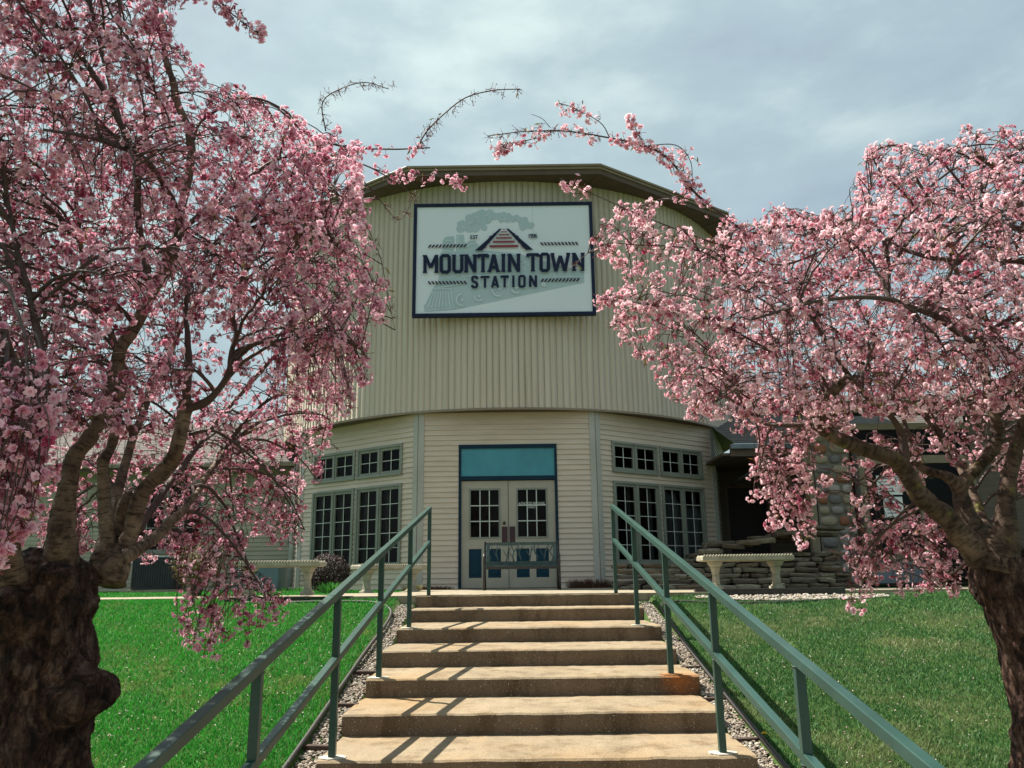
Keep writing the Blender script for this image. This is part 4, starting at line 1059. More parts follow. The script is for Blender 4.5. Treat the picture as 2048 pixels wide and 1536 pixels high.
p = at(656, 1140, 14.6); shrub('round_shrub', (p.x, p.y, L+.32), (.42, .38, .34), 9000, .017, [(.045, .018, .02), (.03, .012, .016), (.065, .03, .028), (.03, .022, .015)], 'clipped round shrub with dark purple leaves below the tall windows', 'shrub', .1, .7)
p = at(400, 1115, 12.9); shrub('spring_bush', (p.x, p.y, L+.46), (.45, .4, .42), 4200, .019, [(.10, .10, .02), (.16, .08, .035), (.12, .055, .03), (.14, .14, .03)], 'loose bush with new green and rusty leaves behind the hanging blossom', 'shrub', .2, .35)
def tuft(name, c, n, h, spread, pal, label, cat, wid=.006, parts_=1):
    k = n; ang = RNG.uniform(0, 2*PI, k); rr = RNG.random(k)**.5
    X = c[0]+np.cos(ang)*rr*spread[0]; Y = c[1]+np.sin(ang)*rr*spread[1]
    hh = h*RNG.uniform(.5, 1.1, k); ln_ = np.stack([np.cos(ang)*rr, np.sin(ang)*rr], 1)*hh[:, None]*.6+RNG.normal(0, .12, (k, 2))*hh[:, None]
    P = np.stack([X, Y, np.full(k, c[2])], 1); sd = np.stack([np.cos(ang+1.57), np.sin(ang+1.57), np.zeros(k)], 1)*wid
    tip = P+np.concatenate([ln_, hh[:, None]], 1); mid = P*.5+tip*.5+np.array((0, 0, 1))*hh[:, None]*.12
    V = np.stack([P-sd, P+sd, mid+sd*.9, mid-sd*.9, tip], 1).reshape(-1, 3); b = (np.arange(k)*5)[:, None]
    Fa = np.concatenate([b+np.array([[0, 1, 2]]), b+np.array([[0, 2, 3]]), b+np.array([[3, 2, 4]])])
    pal = np.array(pal); col = np.repeat(pal[RNG.integers(0, len(pal), k)]*RNG.uniform(.7, 1.25, (k, 1)), 5, 0)
    tag(np_mesh(name, V, Fa, M['leaf'], col), label, cat)
RUST = [(.13, .06, .04), (.10, .045, .035), (.16, .09, .055)]
p = at(665, 1178, 13.7); tuft('leafy_plant', (p.x, p.y, L-.04), 260, .2, (.2, .12), [(.06, .22, .04), (.09, .28, .06)], 'bright green leafy plant at the foot of the dark round shrub', 'plant', .012)
tuft('dry_plant', (-1.5, 15.2, L-.05), 700, .12, (.36, .13), RUST, 'low rusty dry plant at the wall, on the knob side of the doors', 'plant', .006)
tuft('dry_plant', (1.35, 15.1, L-.05), 900, .22, (.42, .16), RUST, 'taller rusty dry grass clump at the wall beside the other door', 'plant', .005)
tuft('weed_clump', (-1.75, 13.9, L-.05), 160, .18, (.14, .1), [(.12, .13, .04), (.16, .14, .06)], 'yellowish weed clump under the bench by the tall windows', 'plant', .007)
p = at(590, 1178, 16.5); tuft('low_weed', (p.x, p.y, L-.05), 200, .12, (.45, .15), [(.05, .2, .03), (.08, .22, .05)], 'low green weeds at the foot of the white downspout', 'plant', .01)
# dandelion and fallen leaf
q = at(1528, 1473, 5.6); q.z = lawn_z(q.x, q.y)
t_ = thing('dandelion', 'single yellow dandelion in the lawn by the black edging', 'flower', q)
MB().tube([(0, 0, 0), (.004, 0, .04), (.002, -.004, .07)], .0025, 6).build('stem', M['twig'], t_, world=False)
m = MB()
for ring_, (nn, r_, z_) in enumerate(((16, .02, .004), (12, .014, .009), (7, .007, .012))):
    for k in range(nn):
        a = 2*PI*k/nn+ring_*.2; d = Vector((math.cos(a), math.sin(a), 0)); s_ = Vector((-d.y, d.x, 0))*.003
        c0 = Vector((.002, -.004, .07)); m.add([c0-s_, c0+s_, c0+d*r_+s_+Vector((0, 0, z_)), c0+d*r_-s_+Vector((0, 0, z_))], [(0, 1, 2, 3)])
m.build('flower_head', mat('dandelion_yellow', (.8, .58, .03), None, 5), t_, world=False)
q = at(258, 1372, 5.0); q.z = lawn_z(q.x, q.y)+.03
m = MB(); m.add([q+Vector(v) for v in ((-.03, 0, 0), (-.01, -.016, .012), (.02, -.012, .016), (.035, .002, .008), (.015, .018, -.004), (-.012, .014, -.002), (0, 0, .02))], [(0, 1, 6), (1, 2, 6), (2, 3, 6), (3, 4, 6), (4, 5, 6), (5, 0, 6)])
tag(m.build('fallen_leaf', M['timber']), 'dark curled fallen leaf lying on the brighter lawn', 'leaf')

# ------------------------------------------------------------------ weeping cherry trees
def tmpl_blossom():
    V, Fc, c = [(0, 0, .02)], [], [.95]
    for layer, (n, r, tilt, ww, ph) in enumerate(((6, 1.0, .30, .35, 0), (6, .80, .75, .32, .5), (4, .5, 1.1, .26, .2))):
        for k in range(n):
            a = 2*PI*(k+ph)/n; d = np.array((math.cos(a), math.sin(a), 0)); s = np.array((-d[1], d[0], 0)); up = np.array((0, 0, 1.0))
            o = len(V); ct, st_ = math.cos(tilt), math.sin(tilt)
            def P(f, w_, lift): return tuple(d*r*f*ct+s*w_*r+up*(r*f*st_+lift))
            jj = [.0, .10, -.07, .05, .12, -.05][k % 6]; V += [P(.12, 0, 0), P(.60+jj, -ww, .03+jj*.6), P(1.0+jj, -ww*.42, .05+jj), P(.86+jj, 0, .0), P(.95+jj, ww*.5, .08-jj), P(.62, ww, .05)]
            c += [.9, .32, .0, .22, .0, .32]
            Fc += [(o, o+1, o+3), (o+1, o+2, o+3), (o, o+3, o+5), (o+3, o+4, o+5)]
    o = len(V); V += [(0, 0, -.5), (.13, 0, -.1), (-.07, .12, -.1), (-.07, -.12, -.1)]; c += [1.6]*4
    Fc += [(o, o+1, o+2), (o, o+2, o+3), (o, o+3, o+1)]
    return np.array(V), np.array(Fc), np.array(c)
def tmpl_bud():
    V = [(0, 0, -.6), (.16, 0, -.1), (-.08, .14, -.1), (-.08, -.14, -.1), (.2, 0, .35), (-.1, .17, .35), (-.1, -.17, .35), (0, 0, .95)]
    Fc = [(0, 1, 2), (0, 2, 3), (0, 3, 1), (1, 4, 5), (1, 5, 2), (2, 5, 6), (2, 6, 3), (3, 6, 4), (3, 4, 1), (4, 7, 5), (5, 7, 6), (6, 7, 4)]
    return np.array(V), np.array(Fc), np.array([1.6, 1.6, 1.6, 1.6, 1.1, 1.1, 1.1, .9])
TB, TU = tmpl_blossom(), tmpl_bud()
def instance(tm, P, D, S, pal_pale, pal_deep, tintv):
    V, Fc, c = tm; n = len(P)
    D = D/np.linalg.norm(D, axis=1)[:, None]
    a = np.cross(D, RNG.normal(0, 1, (n, 3))); a /= np.linalg.norm(a, axis=1)[:, None]; b = np.cross(D, a)
    R = np.stack([a, b, D], 1)
    jit = 1+RNG.normal(0, .08, (n, 1, 3)); VV = np.einsum('tk,nkj->ntj', V, R*jit)*S[:, None, None]+P[:, None, :]
    f = np.clip(c[None, :]+tintv[:, None], 0, 1.7)[..., None]
    pale, deep, cal = map(np.array, (pal_pale, pal_deep, (.17, .035, .035)))
    g1 = np.clip(f, 0, 1); col = pale*(1-g1)+deep*g1
    g2 = np.clip((f-1.05)/.4, 0, 1); col = col*(1-g2)+cal*g2
    FF = (Fc[None]+(np.arange(n)*len(V))[:, None, None]).reshape(-1, 3)
    return VV.reshape(-1, 3), FF, col.reshape(-1, 3)
def sticks(A, B, r, sides=3):
    n = len(A); d = B-A; d = d/np.maximum(np.linalg.norm(d, axis=1), 1e-6)[:, None]
    a = np.cross(d, np.array((.3, .9, .1))); a /= np.linalg.norm(a, axis=1)[:, None]; b = np.cross(d, a)
    V = []
    for base, rr in ((A, r), (B, r*.8)):
        for k in range(sides): t = 2*PI*k/sides; V.append(base+(a*math.cos(t)+b*math.sin(t))*rr)
    V = np.stack(V, 1).reshape(-1, 3); Fc = []
    for k in range(sides): k2 = (k+1) % sides; Fc.append((k, k2, sides+k2, sides+k))
    FF = (np.array(Fc)[None]+(np.arange(n)*2*sides)[:, None, None]).reshape(-1, 4)
    return V, FF
def bez(p0, c1, c2, p1, n):
    t = np.linspace(0, 1, n)[:, None]; return p0*(1-t)**3+3*c1*t*(1-t)**2+3*c2*t*t*(1-t)+p1*t**3
def in_poly(x, y, poly):
    r = np.zeros(len(x), bool); n = len(poly); j = n-1
    for i in range(n):
        xi, yi = poly[i]; xj, yj = poly[j]
        c = ((yi > y) != (yj > y)) & (x < (xj-xi)*(y-yi)/((yj-yi) or 1e-9)+xi); r ^= c; j = i
    return r
CELL = 32; OX, OY = -512, -512; NXC, NYC = 96, 66
def dens_map(zones):
    gx, gy = np.meshgrid(OX+CELL*(np.arange(NXC)+.5), OY+CELL*(np.arange(NYC)+.5))
    W = np.zeros(gx.shape); Y0 = np.full(gx.shape, 3.5); Y1 = np.full(gx.shape, 4.5)
    for poly, wgt, ya, yb in zones:
        k = in_poly(gx.ravel(), gy.ravel(), poly).reshape(gx.shape); W[k] = wgt; Y0[k] = ya; Y1[k] = yb
    return W, Y0, Y1
def cell(x, y): return np.clip(((x-OX)/CELL).astype(int), 0, NXC-1), np.clip(((y-OY)/CELL).astype(int), 0, NYC-1)
def cherry(root, limbs, zones, pale, deep, density, axis, barkm, seed, nsub, leafy, tintbias, max_tw):
    rng = np.random.default_rng(seed); rnd = random.Random(seed)
    W, Ya, Yb = dens_map(zones); want = W*density
    BP = []; BD = []
    clP = []; clT = []; clS = []                                     # cluster points
    for li, (pts, r0, r1, bloom) in enumerate(limbs):
        P = smooth_pts([at(*q) for q in pts], 6)
        n = len(P); R = [r0+(r1-r0)*(i/(n-1))**.8 for i in range(n)]
        for i in range(n):
            wob = min(.012, r0*.5); P[i] = P[i]+Vector((noise.noise(P[i]*6+Vector((li, 0, 0))), noise.noise(P[i]*6+Vector((0, li, 9))), 0))*wob
            if r0 > .03: R[i] *= 1+.75*math.exp(-(i/(n*.09))**2)
            if r0 > .02: R[i] *= 1+.16*noise.noise(Vector((i*.45, li*3.1, seed)))
        MB().tube(P, R, 12 if r0 > .02 else 8, True, li, .22 if r0 > .02 else .08).build('branch', barkm if r0 > .0285 else M['twig'], root, smooth=True)
        A = np.array([tuple(q) for q in P]); BP.append(A); BD.append(np.array(R))
        if bloom:
            for i in range(1, n):
              for rep in range(1 if bloom < 0 else 3):
                q = A[i]+(A[i-1]-A[i])*rnd.random()
                sx_, sy_ = proj(q[None])
                if 815 < sx_[0] < 1195 and 395 < sy_[0] < 640 and rnd.random() < .88: continue
                if rnd.random() < abs(bloom)*(1.3 if bloom < 0 else .8+1.2*noise.noise(Vector(A[i])*6)): clP.append(q+rng.normal(0, .012, 3)); clT.append(rng.normal(0, .15)); clS.append(2 if bloom < 0 or rnd.random() < .25 else 1)
    twP = []
    def pick_target():
        q = np.clip(want-cnt, 0, None)*(W > 0); s = q.sum()
        if s < 1: return None
        f = rng.choice(q.size, p=(q/s).ravel()); j, i = divmod(f, NXC)
        px, py = OX+CELL*(i+rng.random()), OY+CELL*(j+rng.random())
        Y = Ya[j, i]+(Yb[j, i]-Ya[j, i])*rng.random()
        return np.array(tuple(at(px, py, Y)))
    cnt = np.zeros(W.shape)
    # side branches first
    B = np.concatenate(BP); allR = np.concatenate(BD); sub = []
    for k in range(nsub):
        T = pick_target()
        d = np.linalg.norm(B-T, axis=1)+np.maximum(0, B[:, 2]-T[2]+.1)*.3+(allR < .006)*.6; i = rng.choice(np.argsort(d)[:10]); p0 = B[i]
        dd = np.linalg.norm(T-p0)
        if dd > 1.1: T = p0+(T-p0)*(1.1/dd); dd = 1.1
        out = (T-np.array(axis))*np.array((1, 1, 0)); out /= max(.1, np.linalg.norm(out))
        c = bez(p0, p0+(T-p0)*.3+np.array((0, 0, .30*dd)), T+np.array((0, 0, .18*dd))-out*.1*dd, T, 12)
        c[1:-1] += rng.normal(0, .004, (10, 3))
        x, y = proj(c); ix, iy = cell(x, y)
        if (W[iy, ix] > 0)[2:].mean() < .85: continue
        sub.append((c, np.linspace(min(.010, allR[i]*.8), .003, 12)))
    SB = np.concatenate([c for c, _ in sub]) if sub else np.zeros((0, 3))
    B2 = np.concatenate([B, SB]); ban = np.concatenate([allR > .035, np.zeros(len(SB), bool)])
    fails = 0; tws = []
    while fails < 900 and len(tws) < max_tw:
        T = pick_target()
        if T is None: break
        d = np.linalg.norm(B2-T, axis=1); d = d+np.maximum(0, T[2]-B2[:, 2]+.05)*.9+ban*.15
        idx = np.argpartition(d, 14)[:14]; i = idx[rng.integers(0, 14)]; p0 = B2[i]; dist = np.linalg.norm(T-p0)
        if dist > 1.5 or dist < .05: fails += 1; continue
        hv = (T-p0)*np.array((1, 1, 0)); hl = np.linalg.norm(hv)
        c = bez(p0, p0+hv*.45+np.array((0, 0, .16*dist+.10*hl)), T+np.array((0, 0, .42*dist))-hv*.1+rng.normal(0, .03, 3), T, 11)
        x, y = proj(c); ix, iy = cell(x, y); okk = W[iy, ix] > 0
        if okk[3:].mean() < .8 or c[:, 1].min() < 1.5: fails += 1; continue
        Lc = np.linalg.norm(np.diff(c, axis=0), axis=1).sum()
        mood = rng.choice([.45, .8, 1.0, 1.5], p=[.2, .3, .3, .2]); k = max(2, int(Lc/.068*mood)); ts = np.sort(rng.uniform(.22, 1, k)); ts[-1] = 1
        f = ts*10; i0 = np.minimum(f.astype(int), 9); pp = c[i0]+(c[i0+1]-c[i0])*(f-i0)[:, None]
        px, py = proj(pp); ix, iy = cell(px, py); keep = rng.random(k) < np.where(W[iy, ix] > 0, np.clip(1.15*(want-cnt)[iy, ix]/np.maximum(want[iy, ix], .1)+.25, .15, 1), 0)
        np.add.at(cnt, (iy[keep], ix[keep]), 1 if mood > .5 else .5)
        clP += list(pp[keep]); clS += [0 if mood > .5 or rng.random() < .4 else 2 for _ in range(int(keep.sum()))]; clT += [rng.normal(0, .22)]*int(keep.sum()); tws.append((c, np.linspace(.0032, .0011, 11))); fails = max(0, fails-1)
    mtw = MB()
    for c, r in sub: mtw.tube([Vector(q) for q in c], list(r), 6, False)
    for c, r in tws: mtw.tube([Vector(q) for q in c], list(r), 4, False)
    CP = np.array(clP); n = len(CP); kf = rng.integers(3, 9, n); P0 = np.repeat(CP, kf, 0); m = len(P0)
    outv = P0-np.array(axis); outv[:, 2] *= .4; outv /= np.maximum(np.linalg.norm(outv, axis=1), .1)[:, None]
    ped = rng.normal(0, 1, (m, 3))*.75+outv*.35+np.array((0, 0, -.55)); ped /= np.linalg.norm(ped, axis=1)[:, None]
    ln_ = rng.uniform(.015, .035, m); P1 = P0+ped*ln_[:, None]
    only = np.repeat(np.array(clS) == 2, kf); bud = (rng.random(m) < .30) | only; nb_ = ~bud
    fac = ped+rng.normal(0, .45, (m, 3)); S = rng.uniform(.0105, .0195, m)
    P1b = P1+fac/np.linalg.norm(fac, axis=1)[:, None]*S[:, None]*.5
    tv = rng.normal(tintbias, .18, m)+np.repeat(rng.normal(0, .14, n)+np.array(clT), kf)
    a1 = instance(TB, P1b[nb_], fac[nb_], S[nb_], pale, deep, tv[nb_]); a2 = instance(TU, P1b[bud], ped[bud]+.2*rng.normal(0, 1, (bud.sum(), 3)), rng.uniform(.006, .0105, bud.sum()), pale, deep, tv[bud]+.3)
    V = np.concatenate([a1[0], a2[0]]); FF = np.concatenate([a1[1], a2[1]+len(a1[0])]); col = np.concatenate([a1[2], a2[2]])
    loc = root.location
    np_mesh('blossom_crown', V, FF, M['petals'], col, root, loc)
    sv, sf = sticks(P0, P1, .0014); np_mesh('flower_stalks', sv, sf, M['leaf'], np.tile(np.array((.16, .022, .030)), (len(sv), 1)), root, loc)
    mtw.build('twigs', M['twig'], root)
    nl = int(n*leafy); ii = rng.integers(0, n, nl); lp = CP[ii]+rng.normal(0, .012, (nl, 3))
    a = rng.normal(0, 1, (nl, 3))+np.array((0, 0, -.3)); a /= np.linalg.norm(a, axis=1)[:, None]; b = np.cross(a, rng.normal(0, 1, (nl, 3))); b /= np.linalg.norm(b, axis=1)[:, None]
    s = rng.uniform(.012, .024, (nl, 1)); V = np.stack([lp, lp+a*s+b*s*.22, lp+a*s*2, lp+a*s-b*s*.22], 1).reshape(-1, 3)
    pal = np.array([(.20, .12, .03), (.17, .17, .04), (.22, .09, .04)]); np_mesh('young_leaves', V, np.arange(4*nl).reshape(-1, 4), M['leaf'], np.repeat(pal[rng.integers(0, 3, nl)], 4, 0), root, loc)

def trunk_mesh(axis_pts, bumps, seed, root, m, rough):
    """axis_pts: (Vector, radius); bumps: (Vector centre, reach, height)"""
    P = [a for a, _ in axis_pts]; R = [r for _, r in axis_pts]
    Ps = smooth_pts(P, 44); n = len(Ps); seg = 240; mb_ = MB()
    Rs = []
    for i in range(n):
        f = i/44; k = min(int(f), len(R)-2); u = f-k; u = u*u*(3-2*u); Rs.append(R[k]*(1-u)+R[k+1]*u)
    for i, p in enumerate(Ps):
        d = (Ps[min(i+1, n-1)]-Ps[max(i-1, 0)]).normalized(); a = d.cross(Vector((0, 1, 0))).normalized(); b = d.cross(a)
        for k in range(seg):
            t = 2*PI*k/seg; dr = a*math.cos(t)+b*math.sin(t); q = p+dr*Rs[i]
            r = Rs[i]*(1+rough*(noise.fractal(Vector((q.x*5+seed, q.y*5, q.z*3.0)), .7, 2.1, 5)*1.0+.45*noise.fractal(Vector((q.x*20, q.y*20, q.z*6)), .7, 2.1, 4)))
            rg = noise.ridged_multi_fractal(Vector((q.x*9+seed, q.y*9, q.z*3.2+.6*noise.noise(q*5))), .9, 2.2, 5, 1.0, 2.0)
            r += .016*(rg-1.1)
            q = p+dr*r
            for c, rc, hh in bumps:
                e = (q-c).length/rc
                if e < 1.6: q = q+dr*hh*math.exp(-(e*1.25)**4)*(1+.25*noise.noise(q*13)+.16*noise.noise(q*38))
            mb_.v.append(tuple(q))
    for i in range(n-1):
        for k in range(seg): k2 = (k+1) % seg; mb_.f.append((i*seg+k, i*seg+k2, (i+1)*seg+k2, (i+1)*seg+k))
    mb_.f.append(tuple(range(seg))[::-1]); mb_.f.append(tuple((n-1)*seg+k for k in range(seg)))
    return mb_.build('trunk', m, root, smooth=True)

TY = 3.6
bx0 = at(50, 1800, TY); bx0.z = ground_z(TY)-.05
tl = thing('weeping_cherry', 'bigger weeping cherry with deep rose blossom and a burled dark trunk', 'tree', bx0, 0, 'weeping cherries framing the stairs')
ax = [(Vector((at(20, 1700, TY).x, TY, ground_z(TY)-.1)), .36), (at(25, 1640, TY), .29), (at(40, 1500, TY), .250), (at(52, 1400, TY), .255), (at(57, 1300, TY), .255), (at(60, 1230, TY), .262), (at(80, 1175, TY), .255), (at(98, 1135, TY), .20), (at(108, 1100, TY), .09)]
c1 = at(168, 1385, TY-.12); c2 = at(25, 1225, TY-.24); c3 = at(120, 1150, TY-.2); c4 = at(150, 1500, TY-.1)
trunk_mesh(ax, [(c1, .155, .175), (c2, .13, .09), (c3, .11, .08), (c4, .07, .06), (at(120, 1290, TY-.2), .08, .05), (at(60, 1330, TY-.25), .10, .05)], 3.1, tl, M['trunkbark'], .16)
LL = [
 ([(112, 1180, 3.55), (126, 1080, 3.5), (130, 1000, 3.5), (148, 915, 3.5), (181, 869, 3.5), (219, 808, 3.55), (228, 739, 3.6), (260, 671, 3.65), (301, 585, 3.7), (342, 520, 3.75), (360, 430, 3.8), (383, 300, 3.8), (355, 200, 3.8), (342, 154, 3.8), (325, 80, 3.8), (314, 34, 3.8), (298, -120, 3.8)], .046, .013, 0),
 ([(185, 866, 3.5), (150, 830, 3.45), (112, 805, 3.4), (60, 760, 3.3)], .02, .007, 0),
 ([(200, 1170, 3.7), (212, 1080, 3.72), (210, 1000, 3.72), (206, 930, 3.72), (222, 895, 3.75), (232, 830, 3.8), (250, 760, 3.9), (230, 690, 3.95), (190, 600, 4.0), (160, 480, 4.05), (150, 330, 4.1), (120, 200, 4.1)], .036, .009, 0),
 ([(222, 1170, 3.75), (236, 1090, 3.8), (244, 1020, 3.8), (262, 985, 3.82)], .036, .024, 0),
 ([(215, 1160, 3.7), (258, 1070, 3.75), (285, 985, 3.75), (330, 940, 3.75), (355, 893, 3.7), (369, 842, 3.7), (374, 800, 3.7)], .042, .032, 0),
 ([(374, 812, 3.7), (373, 790, 3.7), (379, 722, 3.72), (376, 671, 3.75), (372, 620, 3.8), (385, 560, 3.9), (420, 500, 4.1), (470, 440, 4.3)], .024, .006, 0),
 ([(372, 818, 3.7), (396, 812, 3.68), (427, 794, 3.66), (455, 750, 3.65), (463, 715, 3.65), (472, 671, 3.7), (465, 630, 3.7), (480, 570, 3.6), (520, 500, 3.5)], .023, .006, 0),
 ([(222, 1150, 3.7), (241, 1118, 3.7), (298, 1084, 3.85), (345, 1043, 4.0), (387, 996, 4.2), (430, 930, 4.5), (470, 880, 4.7), (530, 850, 4.9)], .040, .008, 0),
 ([(25, 1190, 3.4), (22, 1080, 3.3), (35, 1020, 3.2), (60, 940, 3.1), (92, 845, 3.05)], .040, .026, 0),
 ([(88, 855, 3.05), (86, 740, 3.05), (60, 600, 3.1), (25, 450, 3.2), (-10, 300, 3.2)], .025, .006, 0),
 ([(301, 585, 3.7), (277, 444, 3.6), (273, 342, 3.5), (246, 253, 3.45), (178, 133, 3.4), (116, 55, 3.35), (75, 0, 3.3), (30, -90, 3.3)], .018, .012, 0),
 ([(120, 58, 3.35), (178, 62, 3.32), (240, 100, 3.3), (273, 150, 3.3), (287, 210, 3.3), (292, 290, 3.3)], .009, .004, .1),
 ([(150, -120, 3.6), (195, 70, 3.6), (215, 150, 3.6), (240, 240, 3.6), (262, 330, 3.6)], .011, .010, 0),
 ([(190, -60, 3.1), (226, 34, 3.1), (273, 100, 3.1), (300, 160, 3.1), (318, 208, 3.1)], .006, .003, .1),
 ([(301, 585, 3.7), (360, 470, 3.75), (427, 412, 3.8), (478, 365, 3.9), (560, 318, 4.0), (649, 309, 4.0), (740, 335, 4.0), (835, 395, 4.0)], .018, .002, .15),
 ([(378, 310, 3.8), (396, 253, 3.8), (427, 225, 3.8), (471, 200, 3.8), (519, 198, 3.8), (574, 225, 3.8), (601, 258, 3.8), (680, 292, 3.8), (780, 298, 3.8), (860, 296, 3.8)], .009, .0035, .35),
 ([(832, 300, 3.8), (850, 268, 3.8), (880, 235, 3.8), (930, 196, 3.8), (985, 181, 3.8), (1040, 178, 3.8)], .0045, .0026, -.7),
 ([(652, 262, 3.9), (645, 205, 3.9), (680, 178, 3.9), (730, 165, 3.9), (778, 178, 3.9)], .004, .0022, -.7),
 ([(379, 869, 3.9), (427, 862, 3.95), (478, 893, 4.0), (533, 941, 4.1), (580, 1000, 4.2), (610, 1060, 4.25)], .010, .003, .1),
 ([(205, 1090, 3.9), (260, 900, 4.3), (330, 720, 4.8), (420, 560, 5.2), (520, 450, 5.3), (600, 420, 5.3)], .03, .007, 0),
 ([(245, 1100, 3.9), (420, 860, 4.9), (560, 700, 5.2), (640, 620, 5.2), (700, 600, 5.2)], .022, .005, 0),
 ([(90, 850, 3.05), (20, 700, 2.7), (-60, 500, 2.5), (-120, 300, 2.4)], .018, .006, 0),
 ([(360, 430, 3.8), (300, 330, 3.4), (200, 280, 3.0), (90, 260, 2.7)], .02, .005, 0),
 ([(160, 480, 4.05), (60, 380, 4.3), (-60, 280, 4.5), (-150, 250, 4.6)], .015, .006, 0),
 ([(740, 335, 4.0), (800, 352, 4.0), (870, 352, 4.0), (925, 362, 4.0)], .003, .0015, .55),
 ([(330, -20, 3.0), (420, -10, 3.0), (455, 20, 3.0), (500, 55, 3.0), (525, 72, 3.0)], .005, .0015, .75),
 ([(700, 330, 4.0), (760, 400, 4.0), (800, 440, 4.0), (832, 380, 4.0)], .003, .0015, -.4),
 ([(700, 430, 4.1), (755, 500, 4.1), (775, 590, 4.1), (790, 660, 4.1)], .003, .0012, -.5),
]
LZ = [
 ([(-400, -400), (330, -400), (345, 60), (385, 140), (330, 190), (360, 330), (300, 360), (-400, 360)], .52, 2.6, 4.2),
 ([(-400, 230), (330, 230), (390, 330), (450, 240), (560, 230), (640, 262), (720, 290), (745, 340), (740, 430), (748, 520), (770, 600), (735, 690), (715, 800), (640, 860), (560, 860), (400, 880), (200, 880), (-400, 900)], .86, 2.9, 5.0),
 ([(325, 90), (390, 135), (480, 180), (470, 240), (380, 330), (335, 250)], .24, 3.4, 4.2),
 ([(400, 150), (470, 180), (545, 200), (600, 240), (660, 262), (560, 270), (480, 230), (420, 220)], .6, 3.6, 4.0),
 ([(330, 640), (430, 620), (540, 720), (555, 800), (390, 790)], .22, 3.6, 5.0),
 ([(200, 640), (270, 610), (330, 690), (300, 740), (210, 720)], .3, 3.2, 5.0),
 ([(250, 800), (655, 800), (660, 870), (635, 950), (600, 1010), (610, 1100), (520, 1080), (440, 1160), (330, 1110), (300, 960)], .60, 4.2, 5.4),
 ([(370, 1080), (440, 1080), (540, 1170), (575, 1220), (500, 1290), (375, 1310), (340, 1200)], .36, 4.2, 4.8),
 ([(245, 1245), (300, 1225), (305, 1290), (250, 1300)], .45, 4.2, 4.6),
 ([(60, 880), (330, 880), (330, 1110), (60, 1150)], .38, 4.3, 5.3),
 ([(-400, 780), (50, 800), (100, 900), (70, 1010), (30, 1100), (-400, 1150)], .9, 2.0, 3.0),
]
cherry(tl, LL, LZ, (.95, .66, .765), (.52, .055, .18), 9.0, (at(60, 900, TY).x, TY, 2.4), M['bark'], 21, 230, .35, -.03, 12000)

